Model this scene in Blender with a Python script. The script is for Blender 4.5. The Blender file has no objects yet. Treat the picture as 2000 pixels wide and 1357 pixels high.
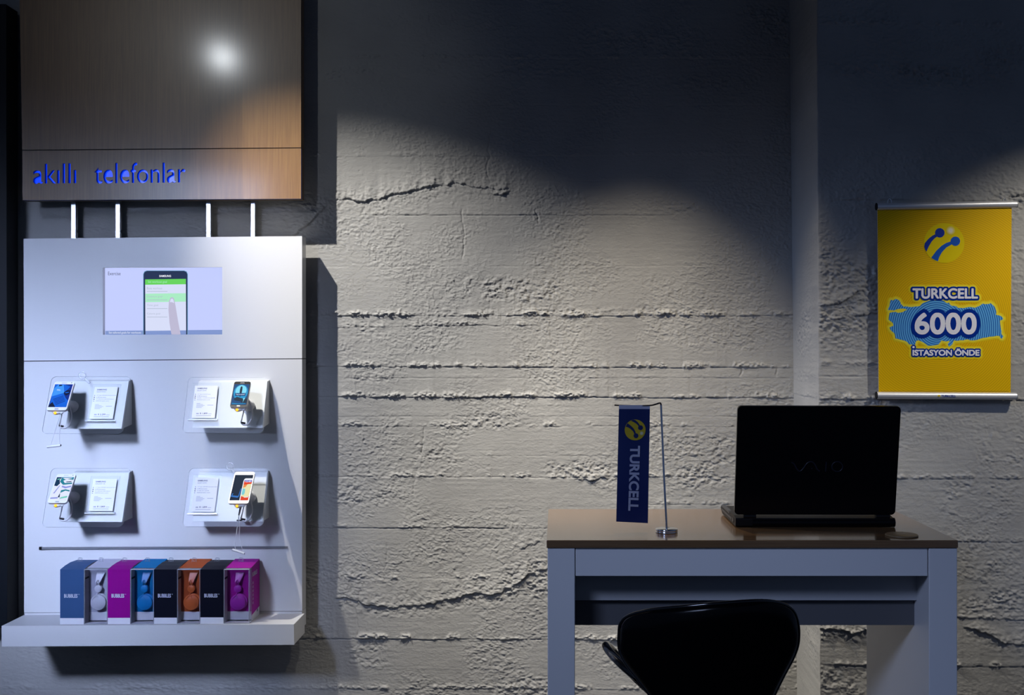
import bpy, bmesh, math, random
import numpy as np
from mathutils import Vector, Matrix
from mathutils.geometry import tessellate_polygon

scn = bpy.context.scene
COL = scn.collection
random.seed(4)

# ------------------------------------------------------------------ camera
CAM_Y, CAM_Z, FPX = -3.9, 1.4, 2100.0        # camera stands 3.9 m from the concrete wall
VPX, VPY = 1090.0, 690.0                     # where the view axis meets the 2000 x 1357 frame
cam_data = bpy.data.cameras.new('camera')
cam = bpy.data.objects.new('camera', cam_data)
COL.objects.link(cam)
cam.location = (0, CAM_Y, CAM_Z)
cam.rotation_euler = (math.radians(90), 0, 0)
cam_data.sensor_width = 36.0
cam_data.sensor_fit = 'HORIZONTAL'
cam_data.lens = 36.0 * FPX / 2000.0
cam_data.shift_x = (1000.0 - VPX) / 2000.0
cam_data.shift_y = (VPY - 678.5) / 2000.0
cam_data.clip_start = 0.05
scn.camera = cam

# ------------------------------------------------------------------ world, lights, exposure
scn.view_settings.view_transform = 'Standard'
scn.view_settings.look = 'None'
scn.view_settings.exposure = 0.0
scn.view_settings.gamma = 1.0
scn.view_settings.use_curve_mapping = False
try:
    scn.cycles.use_denoising = True
    scn.cycles.max_bounces = 8
    scn.cycles.transparent_max_bounces = 16
    scn.cycles.caustics_reflective = False
    scn.cycles.caustics_refractive = False
    scn.cycles.sample_clamp_indirect = 3.0
except Exception:
    pass

world = bpy.data.worlds.new('world')
scn.world = world
world.use_nodes = True
world.node_tree.nodes['Background'].inputs[0].default_value = (0.30, 0.45, 0.85, 1)
world.node_tree.nodes['Background'].inputs[1].default_value = 0.12


def aim(o, target):
    d = Vector(target) - o.location
    o.rotation_euler = d.to_track_quat('-Z', 'Y').to_euler()


def spot(name, loc, target, energy, color, size, blend, radius):
    l = bpy.data.lights.new(name, 'SPOT')
    l.energy = energy
    l.color = color
    l.spot_size = math.radians(size)
    l.spot_blend = blend
    l.shadow_soft_size = radius
    o = bpy.data.objects.new(name, l)
    COL.objects.link(o)
    o.location = loc
    aim(o, target)
    return o


def area(name, loc, target, energy, color, sx, sy, spread):
    l = bpy.data.lights.new(name, 'AREA')
    l.shape = 'RECTANGLE'
    l.size, l.size_y = sx, sy
    l.energy = energy
    l.color = color
    l.spread = math.radians(spread)
    o = bpy.data.objects.new(name, l)
    COL.objects.link(o)
    o.location = loc
    aim(o, target)
    return o


# wall washers close to the wall, shop lamps behind the camera, plus added fill lights
spot('wall_washer_display', (-1.64, -0.79, 3.0), (0.34, 0, 0.10), 350, (1.0, 0.96, 0.90), 54, 1.0, 0.012)
spot('added_wall_fill', (-0.20, -0.95, 3.0), (-0.12, 0, -0.75), 115, (1.0, 0.96, 0.90), 42, 1.0, 0.02)  # added fill that lifts the lower wall, not a fixture of the shop
spot('wall_washer_middle', (0.30, -0.85, 3.0), (0.26, 0, -0.60), 165, (1.0, 0.88, 0.70), 57, 1.0, 0.02)
spot('wall_washer_poster', (2.10, -1.45, 2.62), (1.60, -0.39, 0.98), 84, (1.0, 0.93, 0.82), 62, 0.8, 0.015)
area('shop_lamp_display', (-3.2, -5.0, 2.63), (-1.80, -0.1, 1.55), 1.3, (0.54, 0.66, 1.0), 1.6, 0.46, 16)
area('shop_lamp_overhead', (-2.8, -4.0, 3.6), (-1.78, -0.15, 0.98), 7.8, (0.54, 0.65, 1.0), 1.2, 1.1, 15.5)
area('shop_lamp_desk', (-2.0, -4.8, 3.8), (0.75, -0.8, 0.62), 4.6, (0.50, 0.63, 1.0), 1.2, 1.3, 32)
area('added_side_fill', (-3.4, -1.6, 2.1), (0.85, -0.25, 1.35), 0.75, (0.38, 0.55, 1.0), 0.7, 0.7, 22)  # added bluish fill aimed at the wall return from the left
spot('shop_downlight', (-2.744, -5.1, 3.822), (-1.185, -0.1, 2.44), 85, (0.9, 0.95, 1.0), 20, 1.0, 0.06)


# ------------------------------------------------------------------ photo-frame helpers
def W(px, py, y):
    """The point of the place seen at frame pixel (px, py) on the upright plane at depth y."""
    d = y - CAM_Y
    return Vector(((px - VPX) * d / FPX, y, CAM_Z - (py - VPY) * d / FPX))


def hit(px, py, o, n):
    c = Vector((0, CAM_Y, CAM_Z))
    r = Vector(((px - VPX) / FPX, 1.0, -(py - VPY) / FPX))
    t = (o - c).dot(n) / r.dot(n)
    return c + r * t


# ------------------------------------------------------------------ materials
def new_mat(name):
    m = bpy.data.materials.new(name)
    m.use_nodes = True
    nt = m.node_tree
    return m, nt, nt.nodes['Principled BSDF']


def mat(name, color, rough=0.5, metal=0.0, emis=None, estr=1.0, coat=0.0, spec=0.5, trans=0.0):
    m, nt, b = new_mat(name)
    b.inputs['Base Color'].default_value = (*color, 1)
    b.inputs['Roughness'].default_value = rough
    b.inputs['Metallic'].default_value = metal
    b.inputs['Specular IOR Level'].default_value = spec
    b.inputs['Coat Weight'].default_value = coat
    b.inputs['Coat Roughness'].default_value = 0.05
    # a faint procedural unevenness so no surface is perfectly even
    tc = nt.nodes.new('ShaderNodeTexCoord')
    nz = nt.nodes.new('ShaderNodeTexNoise')
    nz.inputs['Scale'].default_value = 18.0
    mp = nt.nodes.new('ShaderNodeMapRange')
    mp.inputs['To Min'].default_value = max(0.0, rough - 0.03)
    mp.inputs['To Max'].default_value = min(1.0, rough + 0.03)
    nt.links.new(tc.outputs['Object'], nz.inputs['Vector'])
    nt.links.new(nz.outputs['Fac'], mp.inputs['Value'])
    nt.links.new(mp.outputs['Result'], b.inputs['Roughness'])
    if emis:
        b.inputs['Emission Color'].default_value = (*emis, 1)
        b.inputs['Emission Strength'].default_value = estr
    return m


def srgb(r, g, b):
    f = lambda c: (c / 255 / 12.92) if c / 255 <= 0.04045 else ((c / 255 + 0.055) / 1.055) ** 2.4
    return (f(r), f(g), f(b))


def lit(name, r, g, b, k=1.0):
    """A pixel colour of a glowing display."""
    return mat(name, (0.01, 0.01, 0.01), 0.5, emis=srgb(r, g, b), estr=k, spec=0.03)


def clear_mat(name, tint=(0.97, 0.98, 0.99), gloss=0.06, edge=0.25, rough=0.05):
    """Thin clear plastic: mostly see-through, sheen growing towards grazing view."""
    m = bpy.data.materials.new(name)
    m.use_nodes = True
    nt = m.node_tree
    nt.nodes.clear()
    out = nt.nodes.new('ShaderNodeOutputMaterial')
    tr = nt.nodes.new('ShaderNodeBsdfTransparent')
    tr.inputs[0].default_value = (*tint, 1)
    gl = nt.nodes.new('ShaderNodeBsdfGlossy')
    gl.inputs['Color'].default_value = (0.9, 0.94, 1, 1)
    gl.inputs['Roughness'].default_value = rough
    lw = nt.nodes.new('ShaderNodeLayerWeight')
    lw.inputs['Blend'].default_value = 0.3
    mr = nt.nodes.new('ShaderNodeMapRange')
    mr.inputs['To Min'].default_value = gloss
    mr.inputs['To Max'].default_value = edge
    mx = nt.nodes.new('ShaderNodeMixShader')
    nt.links.new(lw.outputs['Facing'], mr.inputs['Value'])
    nt.links.new(mr.outputs['Result'], mx.inputs[0])
    nt.links.new(tr.outputs[0], mx.inputs[1])
    nt.links.new(gl.outputs[0], mx.inputs[2])
    nt.links.new(mx.outputs[0], out.inputs[0])
    return m


def frosted_edge(name, k=0.5, col=(0.85, 0.9, 0.97)):
    m = bpy.data.materials.new(name)
    m.use_nodes = True
    nt = m.node_tree
    nt.nodes.clear()
    out = nt.nodes.new('ShaderNodeOutputMaterial')
    tr = nt.nodes.new('ShaderNodeBsdfTransparent')
    df = nt.nodes.new('ShaderNodeBsdfPrincipled')
    df.inputs['Base Color'].default_value = (*col, 1)
    df.inputs['Roughness'].default_value = 0.2
    mx = nt.nodes.new('ShaderNodeMixShader')
    mx.inputs[0].default_value = k
    nt.links.new(tr.outputs[0], mx.inputs[1])
    nt.links.new(df.outputs[0], mx.inputs[2])
    nt.links.new(mx.outputs[0], out.inputs[0])
    return m


def concrete_mat(name, base=(0.40, 0.395, 0.375)):
    m, nt, b = new_mat(name)
    tc = nt.nodes.new('ShaderNodeTexCoord')
    n1 = nt.nodes.new('ShaderNodeTexNoise')
    n1.inputs['Scale'].default_value = 3.0
    n1.inputs['Detail'].default_value = 6
    r1 = nt.nodes.new('ShaderNodeValToRGB')
    r1.color_ramp.elements[0].position = 0.3
    r1.color_ramp.elements[0].color = (base[0] * .84, base[1] * .84, base[2] * .85, 1)
    r1.color_ramp.elements[1].position = 0.75
    r1.color_ramp.elements[1].color = (base[0] * 1.1, base[1] * 1.1, base[2] * 1.1, 1)
    n2 = nt.nodes.new('ShaderNodeTexNoise')
    n2.inputs['Scale'].default_value = 190.0
    n2.inputs['Detail'].default_value = 8
    n2.inputs['Roughness'].default_value = 0.75
    mp = nt.nodes.new('ShaderNodeMapping')
    mp.inputs['Scale'].default_value = (0.55, 0.55, 1.0)
    bp = nt.nodes.new('ShaderNodeBump')
    bp.inputs['Strength'].default_value = 0.6
    bp.inputs['Distance'].default_value = 0.0026
    nt.links.new(tc.outputs['Object'], n1.inputs['Vector'])
    nt.links.new(tc.outputs['Object'], mp.inputs['Vector'])
    nt.links.new(mp.outputs[0], n2.inputs['Vector'])
    nt.links.new(n1.outputs['Fac'], r1.inputs[0])
    nt.links.new(r1.outputs[0], b.inputs['Base Color'])
    nt.links.new(n2.outputs['Fac'], bp.inputs['Height'])
    nt.links.new(bp.outputs[0], b.inputs['Normal'])
    b.inputs['Roughness'].default_value = 0.8
    b.inputs['Specular IOR Level'].default_value = 0.3
    return m


def wood_mat(name, dark, light, axis, rough, coat=0.0, strip=0.0, grain=1.0, bump=0.12):
    """Veneer: fine grain stretched along one axis, with wide leaves of slightly different tone."""
    m, nt, b = new_mat(name)
    tc = nt.nodes.new('ShaderNodeTexCoord')
    mp = nt.nodes.new('ShaderNodeMapping')
    sc = [90.0, 90.0, 90.0]
    sc[axis] = 2.2
    mp.inputs['Scale'].default_value = sc
    n1 = nt.nodes.new('ShaderNodeTexNoise')
    n1.inputs['Scale'].default_value = 3.2 * grain
    n1.inputs['Detail'].default_value = 5
    n1.inputs['Roughness'].default_value = 0.6
    rp = nt.nodes.new('ShaderNodeValToRGB')
    rp.color_ramp.elements[0].position = 0.25
    rp.color_ramp.elements[0].color = (*dark, 1)
    rp.color_ramp.elements[1].position = 0.75
    rp.color_ramp.elements[1].color = (*light, 1)
    nt.links.new(tc.outputs['Object'], mp.inputs['Vector'])
    nt.links.new(mp.outputs[0], n1.inputs['Vector'])
    nt.links.new(n1.outputs['Fac'], rp.inputs[0])
    last = rp.outputs[0]
    if strip:
        sx = nt.nodes.new('ShaderNodeSeparateXYZ')
        mm = nt.nodes.new('ShaderNodeMath')
        mm.operation = 'MULTIPLY'
        mm.inputs[1].default_value = 1.0 / strip
        fl = nt.nodes.new('ShaderNodeMath')
        fl.operation = 'FLOOR'
        wn = nt.nodes.new('ShaderNodeTexWhiteNoise')
        wn.noise_dimensions = '1D'
        mr = nt.nodes.new('ShaderNodeMapRange')
        mr.inputs['To Min'].default_value = 0.82
        mr.inputs['To Max'].default_value = 1.12
        mx = nt.nodes.new('ShaderNodeMix')
        mx.data_type = 'RGBA'
        mx.blend_type = 'MULTIPLY'
        mx.inputs[0].default_value = 1.0
        nt.links.new(tc.outputs['Object'], sx.inputs[0])
        nt.links.new(sx.outputs[0], mm.inputs[0])
        nt.links.new(mm.outputs[0], fl.inputs[0])
        nt.links.new(fl.outputs[0], wn.inputs['W'])
        nt.links.new(wn.outputs['Value'], mr.inputs['Value'])
        nt.links.new(last, mx.inputs[6])
        nt.links.new(mr.outputs['Result'], mx.inputs[7])
        last = mx.outputs[2]
    nt.links.new(last, b.inputs['Base Color'])
    bp = nt.nodes.new('ShaderNodeBump')
    bp.inputs['Strength'].default_value = bump
    bp.inputs['Distance'].default_value = 0.0006
    nt.links.new(n1.outputs['Fac'], bp.inputs['Height'])
    nt.links.new(bp.outputs[0], b.inputs['Normal'])
    b.inputs['Roughness'].default_value = rough
    b.inputs['Coat Weight'].default_value = coat
    b.inputs['Coat Roughness'].default_value = 0.12
    return m


def rings_mat(name, c1, c2, center, period, rough=0.55):
    """Printed pattern of thin concentric rings about a point (object coordinates)."""
    m, nt, b = new_mat(name)
    tc = nt.nodes.new('ShaderNodeTexCoord')
    vd = nt.nodes.new('ShaderNodeVectorMath')
    vd.operation = 'DISTANCE'
    vd.inputs[1].default_value = center
    ml = nt.nodes.new('ShaderNodeMath')
    ml.operation = 'MULTIPLY'
    ml.inputs[1].default_value = 2 * math.pi / period
    sn = nt.nodes.new('ShaderNodeMath')
    sn.operation = 'SINE'
    mr = nt.nodes.new('ShaderNodeMapRange')
    mr.inputs['From Min'].default_value = -0.6
    mr.inputs['From Max'].default_value = 0.6
    mx = nt.nodes.new('ShaderNodeMix')
    mx.data_type = 'RGBA'
    mx.inputs[6].default_value = (*c1, 1)
    mx.inputs[7].default_value = (*c2, 1)
    nt.links.new(tc.outputs['Object'], vd.inputs[0])
    nt.links.new(vd.outputs['Value'], ml.inputs[0])
    nt.links.new(ml.outputs[0], sn.inputs[0])
    nt.links.new(sn.outputs[0], mr.inputs['Value'])
    nt.links.new(mr.outputs['Result'], mx.inputs[0])
    nt.links.new(mx.outputs[2], b.inputs['Base Color'])
    b.inputs['Roughness'].default_value = rough
    b.inputs['Specular IOR Level'].default_value = 0.12
    return m


M = {}
M['concrete'] = concrete_mat('painted_board_formed_concrete')
M['lacquer'] = mat('white_lacquer', (0.69, 0.69, 0.69), 0.22, spec=0.4)
M['lacquer_matte'] = mat('white_lacquer_bracket', (0.72, 0.73, 0.72), 0.55, spec=0.1)
M['lacquer_dull'] = mat('white_lacquer_desk', (0.72, 0.72, 0.74), 0.4, spec=0.3)
M['seam'] = mat('dark_seam', (0.02, 0.02, 0.02), 0.8)
M['veneer'] = wood_mat('oak_veneer', (0.165, 0.083, 0.030), (0.28, 0.152, 0.055), 2, 0.36, 0.22, strip=0.152)
M['veneer_edge'] = wood_mat('oak_veneer_edge', (0.09, 0.055, 0.03), (0.13, 0.08, 0.045), 2, 0.45)
M['desk_wood'] = wood_mat('walnut_desk_top', (0.135, 0.072, 0.032), (0.20, 0.115, 0.055), 0, 0.22, 0.9, bump=0.05)
M['alu'] = mat('brushed_aluminium', (0.72, 0.73, 0.75), 0.28, 1.0)
M['steel'] = mat('polished_steel', (0.80, 0.82, 0.85), 0.16, 1.0)
M['chrome'] = mat('chrome', (0.82, 0.84, 0.88), 0.06, 1.0)
M['dark_metal'] = mat('dark_wire', (0.03, 0.03, 0.035), 0.3, 0.6)
M['black_gloss'] = mat('black_gloss_plastic', (0.003, 0.003, 0.004), 0.22, spec=0.18)
M['black_matte'] = mat('black_matte_plastic', (0.004, 0.004, 0.005), 0.45, spec=0.25)
M['black_shell'] = mat('black_leatherette', (0.0015, 0.0015, 0.002), 0.2, spec=0.14)
M['white_plastic'] = mat('white_plastic', (0.78, 0.78, 0.80), 0.3)
M['grey_plastic'] = mat('grey_plastic', (0.32, 0.33, 0.35), 0.35)
M['paper'] = mat('card_paper', (0.82, 0.82, 0.85), 0.7)
M['ink'] = mat('card_ink', (0.10, 0.10, 0.16), 0.7)
M['ink_pale'] = mat('card_ink_pale', (0.42, 0.42, 0.50), 0.7)
M['acrylic'] = clear_mat('clear_acrylic', (0.985, 0.99, 0.99), 0.002, 0.012, 0.2)
M['acrylic_edge'] = frosted_edge('acrylic_edge', 0.55)
M['film'] = clear_mat('clear_film', (0.95, 0.95, 0.97), 0.05, 0.5, 0.12)
M['film_edge'] = frosted_edge('film_edge', 0.35)
M['led_orange'] = mat('orange_indicator', (0.4, 0.15, 0.0), 0.3, emis=(1.0, 0.48, 0.02), estr=1.6)
M['floor'] = mat('dark_floor', (0.03, 0.03, 0.033), 0.5)
M['ceiling'] = mat('dark_ceiling', (0.05, 0.05, 0.055), 0.8)
M['plain_wall'] = mat('plain_side_wall', (0.10, 0.10, 0.11), 0.8)


# ------------------------------------------------------------------ mesh building
def text_mesh(s, offset=0.0, res=3):
    c = bpy.data.curves.new('lettering_source', 'FONT')
    c.body = s
    c.offset = offset
    c.resolution_u = res
    o = bpy.data.objects.new('lettering_source', c)
    me = bpy.data.meshes.new_from_object(o)
    vs = [(v.co.x, v.co.y) for v in me.vertices]
    fs = [tuple(p.vertices) for p in me.polygons]
    bpy.data.objects.remove(o)
    bpy.data.curves.remove(c)
    bpy.data.meshes.remove(me)
    return vs, fs


class Frame:
    """A flat face: origin bottom-left, U along its width, V along its height, N towards the viewer."""
    def __init__(s, o, u, v):
        s.o, s.U, s.V = Vector(o), Vector(u), Vector(v)
        s.w, s.h = s.U.length, s.V.length
        s.u, s.v = s.U.normalized(), s.V.normalized()
        s.n = s.U.cross(s.V).normalized()

    def uv(s, u, v, n=0.0):
        return s.o + s.U * u + s.V * v + s.n * n

    def m(s, x, z, n=0.0):
        return s.o + s.u * x + s.v * z + s.n * n

    def px(s, px, py, n=0.0):
        return hit(px, py, s.o + s.n * n, s.n)


def frame_px(x0, y0, x1, y1, y):
    o = W(x0, y1, y)
    return Frame(o, W(x1, y1, y) - o, W(x0, y0, y) - o)


def rrect(x0, z0, x1, z1, r, seg=5):
    pts = []
    for cx, cz, a0 in ((x1 - r, z0 + r, -90), (x1 - r, z1 - r, 0), (x0 + r, z1 - r, 90), (x0 + r, z0 + r, 180)):
        for k in range(seg + 1):
            a = math.radians(a0 + 90 * k / seg)
            pts.append((cx + r * math.cos(a), cz + r * math.sin(a)))
    return pts


def smooth_path(pts, n=8):
    pts = [Vector(p) for p in pts]
    out = []
    for i in range(len(pts) - 1):
        p0 = pts[max(i - 1, 0)]
        p1, p2 = pts[i], pts[i + 1]
        p3 = pts[min(i + 2, len(pts) - 1)]
        for k in range(n):
            t = k / n
            out.append(0.5 * ((2 * p1) + (p2 - p0) * t + (2 * p0 - 5 * p1 + 4 * p2 - p3) * t * t + (3 * p1 - p0 - 3 * p2 + p3) * t ** 3))
    out.append(pts[-1])
    return out


class MB:
    def __init__(s):
        s.v, s.f, s.mi, s.sm, s.mats = [], [], [], [], []

    def mat_index(s, m):
        if m not in s.mats:
            s.mats.append(m)
        return s.mats.index(m)

    def add(s, vs, fs, m, smooth=False):
        b = len(s.v)
        s.v += [tuple(x) for x in vs]
        k = s.mat_index(m)
        for f in fs:
            s.f.append(tuple(b + i for i in f))
            s.mi.append(k)
            s.sm.append(smooth)

    def quad(s, a, b, c, d, m):
        s.add([a, b, c, d], [(0, 1, 2, 3)], m)

    def box(s, x0, x1, y0, y1, z0, z1, m):
        vs = [(x0, y0, z0), (x1, y0, z0), (x1, y1, z0), (x0, y1, z0), (x0, y0, z1), (x1, y0, z1), (x1, y1, z1), (x0, y1, z1)]
        s.add(vs, [(0, 3, 2, 1), (4, 5, 6, 7), (0, 1, 5, 4), (1, 2, 6, 5), (2, 3, 7, 6), (3, 0, 4, 7)], m)

    def loft(s, a, b, mf, ms=None, mb=None, smooth=False):
        """Closed solid between two equal loops a (front) and b (back)."""
        n = len(a)
        s.add(a, [tuple(range(n))], mf)
        s.add(list(a) + list(b), [(i, n + i, n + (i + 1) % n, (i + 1) % n) for i in range(n)], ms or mf, smooth)
        s.add(b, [tuple(reversed(range(n)))], mb or mf)

    def slab(s, fr, loop, n0, n1, mf, ms=None, mb=None, smooth=False):
        s.loft([fr.m(x, z, n1) for x, z in loop], [fr.m(x, z, n0) for x, z in loop], mf, ms, mb, smooth)

    def slab_px(s, pts, yf, yb, mf, ms=None):
        """Upright slab whose front face shows the frame points pts (counter-clockwise)."""
        a = [W(px, py, yf) for px, py in pts]
        b = [Vector((p.x, yb, p.z)) for p in a]
        s.loft(a, b, mf, ms)

    def holed(s, outer, holes, back, mf, mside, solids=()):
        """Front face with holes; outer and hole loops are 3-D, back is the offset to the rear face."""
        back = Vector(back)
        loops = [outer] + list(holes)
        flat = [p for l in loops for p in l]
        tris = tessellate_polygon([[Vector((p.x, p.z, 0)) for p in l] for l in loops])
        fs = []
        for t in tris:
            a, b, c = (flat[i] for i in t)
            nn = (b - a).cross(c - a)
            fs.append(t if nn.y < 0 else (t[0], t[2], t[1]))
        s.add(flat, fs, mf)
        s.add([p + back for p in flat], [(f[0], f[2], f[1]) for f in fs], mf)
        for l in loops:
            n = len(l)
            s.add(list(l) + [p + back for p in l], [(i, n + i, n + (i + 1) % n, (i + 1) % n) for i in range(n)], mside)
        for l in solids:
            s.loft(l, [p + back for p in l], mf, mside)

    def tube(s, path, r, m, seg=10, caps=True, radii=None):
        path = [Vector(p) for p in path]
        n = len(path)
        vs = []
        t0 = (path[1] - path[0]).normalized()
        ref = Vector((0, 0, 1)) if abs(t0.z) < 0.9 else Vector((1, 0, 0))
        u = t0.cross(ref).normalized()
        for i, p in enumerate(path):
            t = (path[min(i + 1, n - 1)] - path[max(i - 1, 0)]).normalized()
            u = (u - t * u.dot(t)).normalized()
            w = t.cross(u)
            rr = radii[i] if radii else r
            for k in range(seg):
                a = 2 * math.pi * k / seg
                vs.append(p + (u * math.cos(a) + w * math.sin(a)) * rr)
        fs = [(i * seg + k, i * seg + (k + 1) % seg, (i + 1) * seg + (k + 1) % seg, (i + 1) * seg + k) for i in range(n - 1) for k in range(seg)]
        s.add(vs, fs, m, True)
        if caps:
            s.add(vs[:seg], [tuple(reversed(range(seg)))], m)
            s.add(vs[-seg:], [tuple(range(seg))], m)

    def lathe(s, c, axis, prof, m, seg=40, smooth=True):
        """prof: (radius, height along axis) from one end to the other."""
        axis = Vector(axis).normalized()
        ref = Vector((1, 0, 0)) if abs(axis.x) < 0.9 else Vector((0, 0, 1))
        u = axis.cross(ref).normalized()
        w = axis.cross(u)
        c = Vector(c)
        vs = []
        for r, h in prof:
            for k in range(seg):
                a = 2 * math.pi * k / seg
                vs.append(c + axis * h + (u * math.cos(a) + w * math.sin(a)) * r)
        n = len(prof)
        s.add(vs, [(i * seg + k, i * seg + (k + 1) % seg, (i + 1) * seg + (k + 1) % seg, (i + 1) * seg + k) for i in range(n - 1) for k in range(seg)], m, smooth)
        s.add(vs[:seg], [tuple(reversed(range(seg)))], m)
        s.add(vs[-seg:], [tuple(range(seg))], m)

    def poly(s, pts, m):
        """Flat polygon of any outline from 3-D points."""
        n = (Vector(pts[1]) - Vector(pts[0]))
        loop = [Vector(p) for p in pts]
        tris = tessellate_polygon([[Vector((p.x, p.z, 0)) for p in loop]])
        fs = []
        for t in tris:
            a, b, c = (loop[i] for i in t)
            nn = (b - a).cross(c - a)
            fs.append(t if nn.y < 0 else (t[0], t[2], t[1]))
        s.add(loop, fs, m)

    def text(s, fn, txt, m, bold=0.0, res=3, base=None):
        """Lettering laid out by fn(a, b): a, b in 0..1 across its box. base: layout box of the unbolded text."""
        vs, fs = text_mesh(txt, bold, res)
        if not vs:
            return
        ref = text_mesh(txt, base if base is not None else bold, res)[0]
        x0, x1 = min(v[0] for v in ref), max(v[0] for v in ref)
        y0, y1 = min(v[1] for v in ref), max(v[1] for v in ref)
        pts = [fn((x - x0) / (x1 - x0), (y - y0) / (y1 - y0)) for x, y in vs]
        s.add(pts, fs, m)


def text_box(mb, fr, txt, x0, y0, x1, y1, n, m, bold=0.0, base=None, res=3):
    """Lettering on face fr filling the frame-pixel box (x0,y0)-(x1,y1)."""
    a, b = fr.px(x0, y1, n), fr.px(x1, y1, n)
    c = fr.px(x0, y0, n)
    mb.text(lambda u, v: a + (b - a) * u + (c - a) * v, txt, m, bold, res, base)


def text_uv(mb, fr, txt, u0, v0, u1, v1, n, m, bold=0.0, res=2):
    mb.text(lambda a, b: fr.uv(u0 + (u1 - u0) * a, v0 + (v1 - v0) * b, n), txt, m, bold, res)


def root_of(o):
    while o.parent:
        o = o.parent
    return o


def obj(name, mb, parent=None, origin=None, bevel=0.0, seg=2, kind=None, label=None):
    me = bpy.data.meshes.new(name)
    R = Vector(root_of(parent).location) if parent else Vector(origin or (0, 0, 0))
    me.from_pydata([(x - R.x, y - R.y, z - R.z) for x, y, z in mb.v], [], mb.f)
    for m in mb.mats:
        me.materials.append(m)
    me.polygons.foreach_set('material_index', mb.mi)
    me.polygons.foreach_set('use_smooth', mb.sm)
    me.update()
    o = bpy.data.objects.new(name, me)
    COL.objects.link(o)
    if parent:
        o.parent = parent
    else:
        o.location = R
    if bevel:
        md = o.modifiers.new('bevel', 'BEVEL')
        md.width = bevel
        md.segments = seg
        md.limit_method = 'ANGLE'
        md.angle_limit = math.radians(40)
    if kind:
        o['kind'] = kind
    if label:
        o['label'] = label
    return o


def thing(name, label, cat, loc, group=None):
    o = bpy.data.objects.new(name, None)
    o.empty_display_size = 0.05
    COL.objects.link(o)
    o.location = loc
    tag(o, label, cat, group)
    return o


def tag(o, label, cat, group=None):
    o['label'] = label
    o['category'] = cat
    if group:
        o['group'] = group
    return o


# ------------------------------------------------------------------ concrete walls (real relief)
class Noise:
    def __init__(s, seed, n=256):
        s.n = n
        s.g = np.random.RandomState(seed).rand(n, n).astype(np.float32)

    def __call__(s, x, y):
        n = s.n
        xi, yi = np.floor(x), np.floor(y)
        fx, fy = (x - xi), (y - yi)
        fx = fx * fx * (3 - 2 * fx)
        fy = fy * fy * (3 - 2 * fy)
        a, b = xi.astype(np.int64) % n, yi.astype(np.int64) % n
        a1, b1 = (a + 1) % n, (b + 1) % n
        g = s.g
        return (g[b, a] * (1 - fx) + g[b, a1] * fx) * (1 - fy) + (g[b1, a] * (1 - fx) + g[b1, a1] * fx) * fy


def fbm(nz, x, y, octv=3, gain=0.5):
    r, amp, tot = 0, 1.0, 0
    for k in range(octv):
        r = r + amp * nz(x * 2 ** k + 17.3 * k, y * 2 ** k + 9.1 * k)
        tot += amp
        amp *= gain
    return r / tot


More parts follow.
